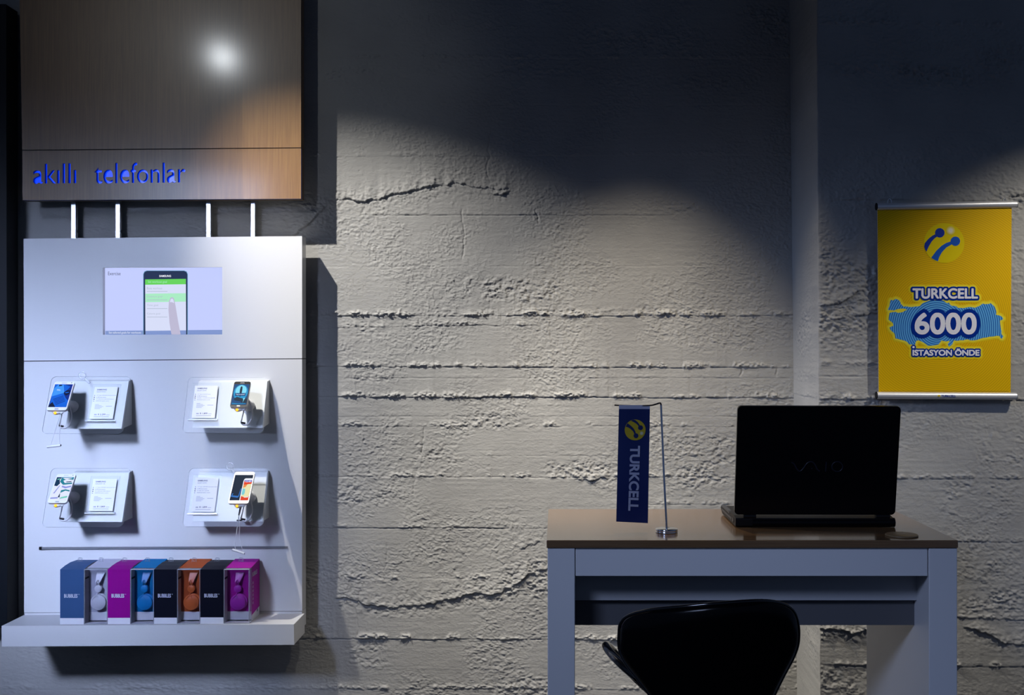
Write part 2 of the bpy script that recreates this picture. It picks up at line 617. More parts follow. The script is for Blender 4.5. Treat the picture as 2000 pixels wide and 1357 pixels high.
def relief(P, Q, lines, cracks, patches, seams, seed):
    """Height in metres of board-formed, roughly painted concrete at frame coordinates P, Q."""
    nz = [Noise(seed * 100 + k) for k in range(12)]
    h = 0.006 * (fbm(nz[0], P / 260, Q / 170, 3) - 0.5)
    cover = fbm(nz[1], P / 120, Q / 80, 3)
    cover = np.clip((cover - 0.40) * 5, 0, 1)
    warp = 6 * (nz[2](P / 16, Q / 16) - 0.5)
    pit = fbm(nz[3], P / 9 + warp / 13, Q / 5.0, 3, 0.6)
    rid = 1 - np.abs(2 * fbm(nz[4], P / 14 + warp / 16, Q / 7 + warp / 20, 3) - 1)
    h += (0.0004 + 0.0012 * cover) * (pit - 0.5) * 1.5
    h += 0.0019 * (fbm(nz[10], P / 4.0, Q / 2.8, 2) - 0.5) * (0.25 + cover) * (0.4 + 1.2 * fbm(nz[2], P / 90, Q / 60, 2))
    h += 0.0013 * (0.3 + cover) * np.clip(rid - 0.88, 0, 1) * 7
    # trowel marks
    h += 0.0007 * (fbm(nz[5], P / 70, Q / 5, 2) - 0.5) * (1 - cover)
    # pin holes
    ph = nz[6](P / 4.5, Q / 4.5)
    h -= 0.0025 * np.clip(ph - 0.975, 0, 1) / 0.025 * (nz[7](P / 60, Q / 60) > 0.55)
    p, q = P[0], Q[:, 0]
    z0 = p * 0
    for k, (q0, slope, amp, x0, x1, fin, groove, step) in enumerate(lines):
        r = slice(int(np.searchsorted(q, q0 - 230)), int(np.searchsorted(q, q0 + 40)))
        if r.stop - r.start < 2:
            continue
        wob = amp * 1.1 * (fbm(nz[8], p / 70 + 31 * k, z0 + 3.7 * k, 3) - 0.5) + 3.2 * (fbm(nz[9], p / 8 + 5 * k, z0 + 2.1 * k, 2) - 0.5) * fbm(nz[5], p / 50 + k, z0 + k, 1)
        ql = q0 + slope * (p - 1000) + wob
        d = Q[r] - ql
        lf = np.clip((p - x0) / 30, 0, 1) * np.clip((x1 - p) / 30, 0, 1)
        md = np.clip(fbm(nz[9], p / 24 + 13 * k, z0 + 1.3 * k, 4, 0.6) * 4.2 - 1.75, 0.0, 1)
        mg = np.clip(fbm(nz[6], p / 22 + 17 * k, z0 + 4.3 * k, 4, 0.6) * 4.0 - 1.45, 0.30, 1)
        rag = 2.0 * np.clip(fbm(nz[10], P[r] / 5.0, Q[r] / 2.6, 2, 0.6) * 1.8 - 0.4, 0, 1)
        h[r] += lf * md * rag * fin * np.exp(-((d + 2.4 + 2.5 * md) / (1.8 + 3.5 * md)) ** 2)
        h[r] -= lf * mg * groove * np.exp(-((d - 0.4) / 0.85) ** 2)
        h[r] += lf * (0.2 + 0.7 * mg) * step * np.where(d < 0, np.exp(np.minimum(d, 0) / 60), 0)
    for k, (pts, lift, fade) in enumerate(cracks):
        xs, ys = [t[0] for t in pts], [t[1] for t in pts]
        r = slice(int(np.searchsorted(q, min(ys) - 6 * fade)), int(np.searchsorted(q, max(ys) + 20)))
        if r.stop - r.start < 2:
            continue
        ql = np.interp(p, xs, ys) + 9 * (fbm(nz[11], p / 9 + 7 * k, z0 + k, 3) - 0.5)
        lf = np.clip((p - xs[0]) / 12, 0, 1) * np.clip((xs[-1] - p) / 12, 0, 1)
        md = np.clip(-0.25 + 2.2 * fbm(nz[9], p / 20 + 41 * k, z0 + 9 * k, 3), 0.15, 1.3)
        d = Q[r] - ql
        h[r] += lf * md * lift * np.where(d < 0, np.exp(np.minimum(d, 0) / fade), 0)
        h[r] -= lf * md * 0.5 * lift * np.exp(-((d - 1.2) / 1.6) ** 2)
        h[r] += lf * 0.55 * lift * (fbm(nz[3], P[r] / 7 + k, Q[r] / 5, 3, 0.6) - 0.5) * 2 * np.exp(-(d / (fade * 0.9)) ** 2)
    for cx, cy, rx, ry, amp in patches:
        m = np.exp(-((P - cx) / rx) ** 4 - ((Q - cy) / ry) ** 4)
        m = m * np.clip(2.2 * fbm(nz[7], P / 30 + cx, Q / 20 + cy, 2) - 0.35, 0, 1)
        h += m * amp * (fbm(nz[4], P / 7 + 3, Q / 4.6 + warp / 9, 3, 0.6) - 0.5) * 2
    for x0, y0, y1, amp in seams:
        ql = x0 + 7 * (fbm(nz[5], Q / 18 + x0, Q * 0 + 2, 3) - 0.5) * 2
        lf = np.clip((Q - y0) / 8, 0, 1) * np.clip((y1 - Q) / 8, 0, 1)
        h -= lf * amp * np.exp(-((P - ql) / 1.4) ** 2)
    return h


def grid_obj(name, X, Y, Z, m):
    r, c = X.shape
    me = bpy.data.meshes.new(name)
    co = np.stack([X, Y, Z], -1).reshape(-1, 3).astype(np.float32)
    i = np.arange((r - 1) * (c - 1))
    a = (i // (c - 1)) * c + i % (c - 1)
    quads = np.stack([a, a + c, a + c + 1, a + 1], -1).astype(np.int32)
    me.vertices.add(len(co))
    me.vertices.foreach_set('co', co.ravel())
    me.loops.add(quads.size)
    me.loops.foreach_set('vertex_index', quads.ravel())
    me.polygons.add(len(quads))
    me.polygons.foreach_set('loop_start', np.arange(0, quads.size, 4, dtype=np.int32))
    me.polygons.foreach_set('use_smooth', np.ones(len(quads), dtype=bool))
    me.update(calc_edges=True)
    me.materials.append(m)
    o = bpy.data.objects.new(name, me)
    COL.objects.link(o)
    o['kind'] = 'structure'
    return o


CEIL = 4.0
D0 = -CAM_Y                                   # camera to back wall
YR = -0.39                                    # face of the forward wall on the right
# (height, slope, wobble, from, to, fin, groove, step)
LINES = [
    (115, 0.0, 5, 640, 1560, .0030, .0020, .0006), (205, 0.0, 3, 640, 1560, .0005, .0012, .0),
    (305, -.004, 3, 600, 1560, .0012, .0016, .0004), (353, 0, 5, 1020, 1400, .0012, .0020, .0),
    (420, 0, 2, 700, 1330, .0008, .0030, .0014), (520, -.002, 2, 600, 1500, .0006, .0014, -.0008),
    (617, 0, 4, 590, 1560, .0050, .0030, .0014), (637, -.01, 7, 600, 1050, .0024, .0022, .0008),
    (717, .002, 4, 560, 1560, .0036, .0034, .0016), (738, 0, 1, 660, 1560, .0006, .0016, .0002),
    (776, .003, 4, 560, 1560, .0046, .0052, .0026), (813, 0, 1.5, 600, 1560, .0006, .0016, .0),
    (833, 0, 4, 600, 1560, .0026, .0016, .0), (932, 0, 3, 560, 1560, .0032, .0024, -.0012),
    (1031, .001, 2, 560, 1560, .0016, .0032, .0010), (1130, 0, 2, 600, 1000, .0030, .0010, -.0010),
    (1249, .003, 4, 540, 1600, .0046, .0038, .0020), (1346, 0, 3, -60, 1600, .0026, .0016, .0),
    (890, 0, 3, 900, 1600, .0010, .0014, .0), (985, 0, 3, 1200, 1560, .0016, .0014, .0),
]
CRACKS = [
    ([(560, 470), (600, 440), (640, 400), (655, 393), (680, 388), (700, 395), (740, 388), (800, 371), (850, 362), (895, 357), (920, 363), (960, 369), (995, 371)], .006, 26),
    ([(652, 1171), (672, 1166), (690, 1170), (712, 1181), (760, 1186), (840, 1180), (890, 1167), (930, 1158), (972, 1161), (1010, 1140), (1030, 1119), (1070, 1112)], .0065, 30),
    ([(952, 372), (965, 379), (980, 380), (1000, 370)], .007, 10),
    ([(1120, 935), (1150, 936), (1190, 934)], .006, 8),
    ([(1010, 1070), (1045, 1062), (1068, 1040)], .004, 16),
]
PATCHES = [
    (900, 130, 240, 26, .006), (850, 42, 160, 18, .006), (1250, 78, 130, 26, .007), (1500, 45, 60, 40, .007), (1330, 160, 150, 12, .004),
    (680, 150, 50, 18, .006), (1000, 565, 120, 26, .0055), (720, 640, 60, 30, .003), (850, 890, 45, 45, .004), (1140, 915, 70, 18, .006),
    (700, 965, 70, 24, .0045), (1130, 610, 260, 10, .005), (670, 425, 50, 40, .004), (1030, 1130, 50, 40, .006), (720, 1280, 40, 26, .004),
    (1380, 905, 60, 60, .006), (1030, 1340, 80, 20, .005), (600, 430, 60, 45, .005), (860, 380, 110, 25, .003), (1400, 405, 120, 12, .004),
    (720, 735, 50, 10, .004), (960, 818, 60, 10, .004), (940, 832, 120, 7, .004), (1260, 845, 60, 40, .003), (1590, 1300, 60, 30, .004),
]
SEAMS = [(955, 250, 360, .002), (905, 405, 510, .002), (820, 620, 640, .0016), (825, 830, 900, .002), (810, 930, 970, .0015),
         (755, 1060, 1130, .0016), (700, 1200, 1250, .0014), (1450, 717, 738, .003), (1515, 717, 738, .003), (1050, 405, 440, .003)]


def build_back_wall():
    cols = np.concatenate([np.linspace(-849, -66, 18), np.arange(-60, 590, 2.6), np.arange(590, 1606, 1.25)])
    rows = np.concatenate([np.linspace(-710, -48, 16), np.arange(-40, 1384, 1.3), np.linspace(1386, 1444, 6)])
    P, Q = np.meshgrid(cols, rows)
    h = relief(P, Q, LINES, CRACKS, PATCHES, SEAMS, 3)
    edge = (P < -60) | (Q < -40) | (Q > 1384)
    h = np.where(edge, 0, h)
    X = (P - VPX) * D0 / FPX
    Z = CAM_Z - (Q - VPY) * D0 / FPX
    Z[-1, :] = 0.0
    Z[0, :] = CEIL
    return grid_obj('wall_back', X, -h, Z, M['concrete'])


LINES_R = [
    (387, .006, 2, 1590, 2100, .0012, .0026, .0008), (490, 0, 3, 1590, 2100, .0012, .0010, .0), (735, 0, 1, 1590, 2100, .0008, .0014, -.0008),
    (712, 0, 3, 1590, 2100, .0016, .0008, -.0004), (778, .004, 3, 1590, 2100, .0046, .0052, .0024), (50, 0, 5, 1590, 2100, .0026, .0016, .0),
    (1058, 0, 3, 1590, 2100, .0014, .0030, .0010), (1297, .004, 4, 1590, 2100, .0040, .0046, .0020), (935, 0, 3, 1590, 2100, .0024, .0022, .0010),
    (1190, .02, 8, 1590, 2100, .0036, .0036, .0016), (255, 0, 3, 1590, 2100, .0008, .0014, .0),
]
CRACKS_R = [
    ([(1596, 598), (1612, 598), (1640, 592), (1660, 580), (1690, 560)], .005, 20),
    ([(1596, 632), (1620, 624), (1650, 622), (1700, 612), (1760, 606)], .004, 16),
    ([(1880, 1225), (1920, 1235), (1960, 1255), (2040, 1262)], .006, 24),
    ([(1950, 390), (1980, 384), (2060, 380)], .006, 14),
    ([(1590, 1226), (1640, 1228), (1668, 1236), (1720, 1224)], .008, 14),
]
PATCHES_R = [
    (1660, 540, 60, 40, .004), (1650, 615, 80, 30, .007), (1700, 135, 150, 16, .006), (1860, 150, 120, 22, .006), (1980, 400, 40, 30, .007), (1640, 35, 120, 16, .005),
    (1940, 330, 60, 60, .003), (1690, 560, 30, 50, .005), (1940, 1180, 60, 30, .007), (1930, 1100, 60, 50, .004), (1620, 660, 40, 30, .003), (1960, 870, 60, 40, .005),
    (1640, 1330, 60, 30, .005), (1960, 110, 60, 20, .007), (1900, 960, 80, 20, .005), (1640, 1240, 60, 14, .006), (1995, 560, 40, 120, .003),
]


def build_right_wall():
    dr = YR - CAM_Y
    k = dr / D0
    rows = np.concatenate([np.linspace(-865, -48, 16), np.arange(-40, 1384, 1.7), np.linspace(1386, 1527, 8)])
    # the return that faces the display, then the forward face; px counted on the forward face's plane
    ncol = 74
    t = np.linspace(0, 1, ncol)
    Pn = np.arange(1598, 2044, 1.7)
    far = np.linspace(2050, 2600, 10)
    fc = np.concatenate([Pn, far])
    P, Q = np.meshgrid(fc, rows)
    h = 1.25 * relief(P, Q, LINES_R, CRACKS_R, PATCHES_R, [(1790, 960, 1050, .0)], 7)
    h = np.where((P > 2046) | (Q < -40) | (Q > 1384), 0, h)
    h *= np.clip((P - 1598) / 4, 0, 1)
    X = (P - VPX) * dr / FPX
    Zr = CAM_Z - (Q - VPY) * dr / FPX
    lean = (Q[:, :1] - 690) / 1357.0
    nzz = Noise(77)
    corner = 0.850 + 0.010 * lean + 0.004 * (fbm(nzz, Q[:, :1] / 25, Q[:, :1] * 0, 3) - 0.5)
    X = np.where(P < 1610, X + (corner - X[:, :1]) * np.clip((1610 - P) / 12, 0, 1), X)
    Y = YR - h
    # return face
    T, Qs = np.meshgrid(t, rows)
    Ps = T * 200
    rough = [(90, 640, 60, 60, .007), (60, 735, 80, 14, .004), (120, 30, 60, 20, .003), (90, 410, 60, 8, .003)]
    hs = 0.5 * relief(Ps + 3000, Qs, [(778, 0, 4, 2900, 3400, .002, .004, .001), (738, 0, 2, 2900, 3400, .001, .001, .0)],
                [([(3000, 1245), (3060, 1240), (3120, 1270), (3200, 1290)], .005, 20)], [(a + 3000, b, c, d, e) for a, b, c, d, e in rough], [], 9)
    hs = np.where((Qs < -40) | (Qs > 1384), 0, hs) * np.clip(T * 8, 0, 1) * np.clip((1 - T) * 12, 0, 1)
    base = (0.853 + 0.026 * (Qs - 690) / 1357.0)
    Xs = base * (1 - T) + corner * T - hs
    Ys = 0.02 + (YR - 0.02) * T
    Xall = np.concatenate([Xs[:, :-1], X], 1)
    Yall = np.concatenate([Ys[:, :-1], Y], 1)
    Zall = np.concatenate([np.repeat(Zr[:, :1], ncol - 1, 1), Zr], 1)
    Zall[-1, :] = 0.0
    Zall[0, :] = CEIL
    return grid_obj('wall_right', Xall, Yall, Zall, M['concrete'])


build_back_wall()
build_right_wall()


def slab_struct(name, x0, x1, y0, y1, z0, z1, m):
    b = MB()
    b.box(x0, x1, y0, y1, z0, z1, m)
    return obj(name, b, kind='structure')


slab_struct('floor', -3.7, 2.7, -7.2, 0.1, -0.1, 0.0, M['floor'])
slab_struct('ceiling', -3.7, 2.7, -7.2, 0.1, CEIL, CEIL + 0.1, M['ceiling'])

# ------------------------------------------------------------------ dark neighbouring panel at the far left
b = MB()
b.slab_px([(-190, 1226), (14, 1226), (12, 8), (-190, 8)], -0.10, -0.02, mat('dark_navy_laminate', (0.004, 0.006, 0.009), 0.5, spec=0.2))
p0 = W(-90, 1226, -0.06)
tag(obj('wall_panel', b, origin=p0, bevel=0.003), 'dark navy wall panel cut off by the left edge beside the white display board', 'panel')

# ------------------------------------------------------------------ wooden sign with cut-out letters
YS = -0.10
sign = thing('wall_sign', 'large oak veneer wall sign with glowing blue cut-out words above the white display board', 'sign', W(316, 391, -0.05))
b = MB()
b.slab_px([(43.5, 292.6), (588, 287.8), (588, -120), (36, -120)], YS, -0.055, M['veneer'], M['veneer_edge'])
obj('upper_panel', b, sign, bevel=0.0012)

blue_lit = mat('blue_lit_acrylic', (0.01, 0.04, 0.5), 0.16, emis=(0.0, 0.045, 0.95), estr=1.0, spec=0.4)


def letter_loops(s, bold):
    c = bpy.data.curves.new('lettering_source', 'FONT')
    c.body, c.offset, c.resolution_u, c.fill_mode = s, bold, 6, 'NONE'
    o = bpy.data.objects.new('lettering_source', c)
    me = bpy.data.meshes.new_from_object(o)
    vs = [(v.co.x, v.co.y) for v in me.vertices]
    nb = {}
    for ed in me.edges:
        p, q = ed.vertices
        nb.setdefault(p, []).append(q)
        nb.setdefault(q, []).append(p)
    bpy.data.objects.remove(o)
    bpy.data.curves.remove(c)
    bpy.data.meshes.remove(me)
    loops, seen = [], set()
    for s0 in nb:
        if s0 in seen:
            continue
        l, prev, k = [s0], None, s0
        seen.add(s0)
        while True:
            n_ = [q for q in nb[k] if q not in seen]
            if not n_:
                break
            k = n_[0]
            seen.add(k)
            l.append(k)
        loops.append([vs[i] for i in l])
    return loops


def area2(l):
    return sum(l[i][0] * l[(i + 1) % len(l)][1] - l[(i + 1) % len(l)][0] * l[i][1] for i in range(len(l))) / 2


holes, islands = [], []
for word, (x0, x1, ytl, ytr, ybl, ybr), keep in (
        ('akıllı', (64.5, 148.5, 320, 318.5, 359, 358), ()), ('telefonlar', (184.5, 362.5, 318, 316.5, 358.5, 356.5), (5,))):
    loops = letter_loops(word, 0.012)
    outer = sorted([l for l in loops if abs(area2(l)) == max(abs(area2(k)) for k in loops if min(q[0] for q in k) <= min(p[0] for p in l) + 1e-6 and max(q[0] for q in k) >= max(p[0] for p in l) - 1e-6)], key=lambda l: min(p[0] for p in l))
    allp = [p for l in outer for p in l]
    ax0, ax1 = min(p[0] for p in allp), max(p[0] for p in allp)
    ay0, ay1 = min(p[1] for p in allp), max(p[1] for p in allp)

    def place(p):
        u, v = (p[0] - ax0) / (ax1 - ax0), (p[1] - ay0) / (ay1 - ay0)
        yt, yb = ytl + (ytr - ytl) * u, ybl + (ybr - ybl) * u
        return W(x0 + (x1 - x0) * u, yb + (yt - yb) * v, YS)
    for l in outer:
        holes.append([place(p) for p in l])
    for l in loops:
        if l not in outer:
            ci = [k for k, o_ in enumerate(outer) if min(p[0] for p in o_) < l[0][0] < max(p[0] for p in o_)]
            if ci and ci[0] in keep:
                isl = [place(p) for p in l]
                if area2([(p.x, p.z) for p in isl]) < 0:
                    isl.reverse()
                islands.append(isl)
outer_l = [W(*p, YS) for p in ((44, 391), (588, 388), (588, 289.6), (43.5, 294.4))]
b = MB()
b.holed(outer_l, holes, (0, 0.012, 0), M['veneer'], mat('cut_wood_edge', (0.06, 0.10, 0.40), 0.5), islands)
obj('lower_panel', b, sign)
b = MB()
bo = [p + Vector((0, 0.0125, 0)) for p in outer_l]
b.loft(bo, [Vector((p.x, -0.055, p.z)) for p in bo], M['veneer_edge'])
b.slab_px([(43.5, 294.6), (588, 290), (588, 287.4), (43.5, 292.2)], -0.094, -0.056, M['seam'])
obj('backing_board', b, sign)
b = MB()
fo = [W(*p, YS) for p in ((58, 366), (372, 364.5), (372, 311), (58, 312))]
b.loft([p + Vector((0, 0.0115, 0)) for p in fo], [p + Vector((0, 0.0124, 0)) for p in fo], blue_lit)
obj('lettering', b, sign, label='glowing blue lettering seen through the cut-outs')
b = MB()
b.slab_px([(110, 362), (540, 362), (540, -60), (110, -60)], -0.055, 0.0, M['seam'])
obj('wall_mount', b, sign)

# ------------------------------------------------------------------ four polished uprights between sign and board
for k, (x0, x1, where) in enumerate(((139, 147.5, 'leftmost of the four'), (226, 234, 'second from the left of the four'),
                                     (403, 411, 'third from the left of the four'), (490, 497.5, 'rightmost of the four'))):
    b = MB()
    b.slab_px([(x0, 498), (x1, 498), (x1, 366), (x0, 366)], -0.042, -0.024, M['alu'])
    b.slab_px([(x0 + 1, 498), (x1 - 1, 498), (x1 - 1, 366), (x0 + 1, 366)], -0.024, 0.0, M['grey_plastic'])
    tag(obj('metal_upright', b, origin=W((x0 + x1) / 2, 498, -0.03), bevel=0.0006),
        'slim polished upright between sign and board, ' + where, 'upright', 'uprights joining the sign and the display board')

# ------------------------------------------------------------------ white display board with screen and shelf
YB = -0.10
board = thing('display_board', 'tall white lacquered display board on the wall with built-in screen and bottom shelf', 'display', W(318, 1230, -0.05))
b = MB()
out = [W(*p, YB) for p in ((46.8, 704.4), (590, 699.6), (590, 461), (46, 466))]
hole = [W(*p, YB) for p in ((201, 653.5), (434, 653), (434, 521.5), (201, 522.5))]
b.holed(out, [hole], (0, 0.057, 0), M['lacquer'], M['lacquer'])
obj('upper_panel', b, board)
b = MB()
b.slab_px([(47, 1196), (590, 1193), (590, 701.2), (46.8, 706)], YB, -0.043, M['lacquer'])
b.slab_px([(47.5, 706.2), (589.5, 701.4), (589.5, 699.4), (47.5, 704.2)], YB + 0.004, -0.05, M['seam'])
obj('lower_panel', b, board)
b = MB()
a0, a1 = W(3, 1222, -0.252), W(574, 1219, -0.252)
a2, a3 = W(574.5, 1259, -0.252), W(3.5, 1262.5, -0.252)
front = [a3, a2, a1, a0]
b.loft(front, [Vector((p.x, YB, p.z)) for p in front], M['lacquer'])
obj('shelf', b, board, bevel=0.0012)
# board continues behind the shelf
b = MB()
b.slab_px([(60, 1228), (590.5, 1226), (590, 1194), (47, 1197)], YB, -0.043, M['lacquer'])
b.slab_px([(90, 1215), (568, 1215), (568, 512), (90, 512)], -0.043, 0.0, M['seam'])
obj('rear_frame', b, board)
b = MB()
b.slab_px([(76, 1073), (562, 1070.8), (562, 1066.5), (76, 1068.5)], YB - 0.004, YB, mat('satin_grey_rail', (0.20, 0.205, 0.22), 0.3), M['steel'])
b.slab_px([(76, 1073.5), (81, 1073.5), (81, 1068), (76, 1068)], YB - 0.0055, YB, M['black_matte'])
obj('metal_rail', b, board, bevel=0.0008, label='thin steel rail')
# screen
YSC = YB + 0.018
fs_ = frame_px(201, 521, 434.5, 654, YSC)
b = MB()
b.slab(fs_, [(0, 0), (fs_.w, 0), (fs_.w, fs_.h), (0, fs_.h)], -0.02, 0.0, lit('screen_pale', 196, 206, 255, 1.0), M['black_matte'])
px = lambda pts, n: [fs_.px(x, y, n) for x, y in pts]
E1, E2, E3, E4 = 0.0003, 0.0006, 0.0009, 0.0012
c_navy, c_green = lit('screen_navy', 38, 52, 84), lit('screen_green', 104, 212, 92)
c_white, c_mint = lit('screen_white', 216, 222, 248), lit('screen_mint', 170, 236, 196)
c_grey, c_bar, c_finger = lit('screen_grey', 176, 186, 206), lit('screen_bar', 128, 150, 205), lit('screen_finger', 190, 186, 212)
c_dk, c_lt, c_edge = lit('screen_text', 80, 84, 110), lit('screen_light_text', 240, 244, 255), lit('screen_phone_edge', 120, 170, 210)
rr_px = lambda x0, y0, x1, y1, r: [(x0 + r, y0), (x0 + r * .3, y0 + r * .3), (x0, y0 + r), (x0, y1), (x1, y1), (x1, y0 + r), (x1 - r * .3, y0 + r * .3), (x1 - r, y0)]
b.poly(px([(206, 646), (434, 644), (434, 654), (206, 654)], E1), c_bar)
b.poly(px(rr_px(279.5, 528, 367, 654, 7), E2), c_edge)
b.poly(px(rr_px(280.5, 529, 366, 654, 6.5), E3), c_navy)
b.poly(px([(283.5, 545.5), (363, 544.5), (363.5, 654), (284, 654)], E4), c_white)
b.poly(px([(283.5, 545.5), (363, 544.5), (363, 555), (283.5, 556)], E4 + .0002), c_green)
b.poly(px([(284, 573.5), (363, 572.5), (363, 589), (284, 590)], E4 + .0002), c_mint)
b.poly(px([(284, 646), (363.5, 645), (363.5, 654), (284, 654)], E4 + .0002), c_bar)
b.poly(px([(329, 604), (330, 588), (333, 581.5), (336.5, 580), (340, 583), (343, 598), (348, 628), (353, 654), (335, 654), (331, 630)], E4 + .0005), c_finger)
b.poly(px([(331.5, 590), (333.5, 584), (336.5, 582.5), (339, 586), (340, 592), (336, 590)], E4 + .0007), c_white)
text_box(b, fs_, 'Exercise', 211, 530.5, 235.5, 537.5, E2, c_dk)
text_box(b, fs_, 'SAMSUNG', 311, 536.8, 334, 541, E4, c_lt, 0.02)
text_box(b, fs_, 'Set workout goal', 289, 548, 326, 553.5, E4 + .0006, c_mint)
for t_, y_, w_ in (('Basic workout', 560.5, 30), ('Distance goal', 577, 30), ('Time goal', 594, 22), ('Calorie goal', 610.5, 26)):
    text_box(b, fs_, t_, 287, y_, 287 + w_, y_ + 4.6, E4 + .0004, c_grey)
    b.poly(px([(287, y_ + 8), (327, y_ + 8), (327, y_ + 9), (287, y_ + 9)], E4 + .0004), c_grey)
text_box(b, fs_, 'Set tailored goals for workouts', 212.5, 647.3, 275.5, 652.6, E2, c_lt)
obj('screen', b, board, label='lit screen showing a phone demonstration')

# ------------------------------------------------------------------ phone stands, phones, price cards
clear_loop_px = {0: ((161, 733), (172, 745)), 3: ((449, 910.5), (456, 921))}
PLATES = [  # TL, TR, BL of the tilted clear plate; rear right edge of its bracket
    dict(tl=(101, 735), tr=(255, 736), bl=(81, 846.5), br=(239, 846.5), rear=258, brl=127, pos='upper left'),
    dict(tl=(368, 736), tr=(523, 737), bl=(356, 844.5), br=(514, 845.5), rear=526.5, brl=376, pos='upper right'),
    dict(tl=(100, 914), tr=(254, 915), bl=(81.5, 1029), br=(240, 1029), rear=259, brl=127, pos='lower left'),
    dict(tl=(370, 914), tr=(523, 914.5), bl=(356, 1028), br=(514, 1028), rear=526, brl=376, pos='lower right'),
]
CARDS = [  # paper corners TL TR BL BR, price, model line
    ((185.3, 755.5), (230.8, 755.5), (174.2, 818), (220, 818), '2.299', 'GALAXY NOTE 4', ('5.7" Super AMOLED dokunmatik ekran', '16 MP arka kamera', '2.7 GHz dört çekirdekli işlemci', 'ANDROID işletim sistemi')),
    ((381, 753), (427.5, 753.5), (374.3, 816), (419.6, 816), '1.899', 'GALAXY ALPHA', ('4.7" Super AMOLED ekran', '12 MP arka kamera', '1.8 GHz + 1.3 GHz sekiz çekirdek', 'ANDROID işletim sistemi')),
    ((182.3, 935), (228, 935), (172.7, 998), (219.8, 998), '1.849', 'GALAXY S5', ('5.1" Super AMOLED dokunmatik ekran', '16 MP arka kamera', '2.5 GHz çekirdekli işlemci', 'ANDROID işletim sistemi')),
    ((381.7, 932.7), (427, 932.7), (372.7, 999.5), (418.8, 999.5), '1.899', 'GALAXY NOTE 3', ('5.7" Super AMOLED dokunmatik ekran', '13 MP arka kamera', '2.3 GHz dört çekirdek', 'ANDROID işletim sistemi')),
]
PHONES = [  # TL TR BL BR of the face
    ((107.5, 745), (149.6, 745), (90, 801), (129.5, 801)),
    ((458, 745), (491, 745), (448.8, 795), (481.5, 795)),
    ((112, 925.5), (149, 925.5), (92, 982), (129.5, 982)),
    ((459, 921.5), (498, 921.5), (445, 983), (485, 983)),
]
stand_group, phone_group, card_group = 'tilted phone stands on the display board', 'demonstration phones on the stands', 'price cards on the stands'


def screen_blue(b, fr):
    U = lambda pts, n: [fr.uv(u, v, n) for u, v in pts]
    x0, x1, y0, y1 = .05, .95, .105, .90
    S = lambda pts: [(x0 + (x1 - x0) * u, y0 + (y1 - y0) * v) for u, v in pts]
    c0, c1, c2, c3, c4 = lit('wallpaper_deep_blue', 5, 44, 140), lit('wallpaper_blue', 10, 98, 222), lit('wallpaper_bright_blue', 64, 152, 250), lit('wallpaper_dark_blue', 4, 14, 50), lit('wallpaper_pale_blue', 150, 190, 250)
    b.poly(U(S([(0, 0), (1, 0), (1, 1), (0, 1)]), E1), c0)
    b.poly(U(S([(.05, .12), (.42, .0), (1, 0), (1, .28), (.62, .52), (.9, .9), (.5, 1), (.02, 1), (.0, .6)]), E2), c1)
    b.poly(U(S([(.02, .46), (.66, .62), (.50, .97), (.20, .98), (.03, .82)]), E3), c2)
    b.poly(U(S([(.08, .34), (.44, .06), (.92, .30), (.66, .56), (.10, .42)]), E3), c1)
    for k in range(5):
        t = k * .055
        b.poly(U(S([(.16 + t, .34 - t), (.68 + t * .8, .50 - t), (.67 + t * .8, .47 - t), (.16 + t, .31 - t)]), E4), c0)
    b.poly(U(S([(.60, .62), (.78, .74), (.98, .72), (.96, .56), (.80, .50)]), E3), c3)
    b.poly(U(S([(.70, .64), (.92, .66), (.90, .62), (.74, .60)]), E4), c1)
    b.poly(U(S([(.0, .0), (.40, .0), (.16, .22), (.05, .12)]), E3), c3)
    b.poly(U(S([(.20, .72), (.42, .70), (.40, .76), (.21, .79)]), E4), c4)
    b.poly(U(S([(.24, .90), (.44, .93), (.40, .97), (.26, .97)]), E4), c3)


def screen_thumb(b, fr):
    U = lambda pts, n: [fr.uv(u, v, n) for u, v in pts]
    x0, x1, y0, y1 = .04, .96, .09, .89
    S = lambda pts: [(x0 + (x1 - x0) * u, y0 + (y1 - y0) * v) for u, v in pts]
    c0, c1, c2, c3, c4 = lit('lock_edge_blue', 6, 72, 128), lit('lock_blue', 22, 150, 205), lit('lock_pale', 128, 222, 250), lit('lock_dark', 3, 40, 62), lit('lock_white', 235, 245, 255)
    b.poly(U(S([(0, 0), (1, 0), (1, 1), (0, 1)]), E1), c0)
    ell = lambda cx, cy, rx, ry, n=26: [(cx + rx * math.cos(2 * math.pi * k / n), cy + ry * math.sin(2 * math.pi * k / n)) for k in range(n)]
    b.poly(U(S(ell(.5, .6, .47, .38)), E1 + .00015), c1)
    b.poly(U(S(ell(.5, .68, .36, .27)), E2), c2)
    b.poly(U(S([(.44, .40), (.42, .74), (.44, .86), (.50, .90), (.56, .86), (.58, .74), (.57, .40)]), E3), c3)
    b.poly(U(S([(.12, .28), (.22, .20), (.58, .16), (.66, .10), (.98, .06), (1, .26), (.9, .34), (.70, .30), (.3, .38)]), E3), c3)
    b.poly(U(S([(.16, .42), (.84, .42), (.84, .56), (.16, .56)]), E4), c0)
    text_uv(b, fr, '"tap to unlock"', .24, .455, .78, .505, E4 + .0003, c4, 0.02)
    b.poly(U(S([(.72, .30), (.88, .33), (.80, .22), (.74, .08), (.76, .22)]), E4 + .0002), c2)
    b.poly(U(S([(.06, .04), (.46, .02), (.94, .05), (.94, .075), (.46, .05), (.06, .08)]), E4), c1)


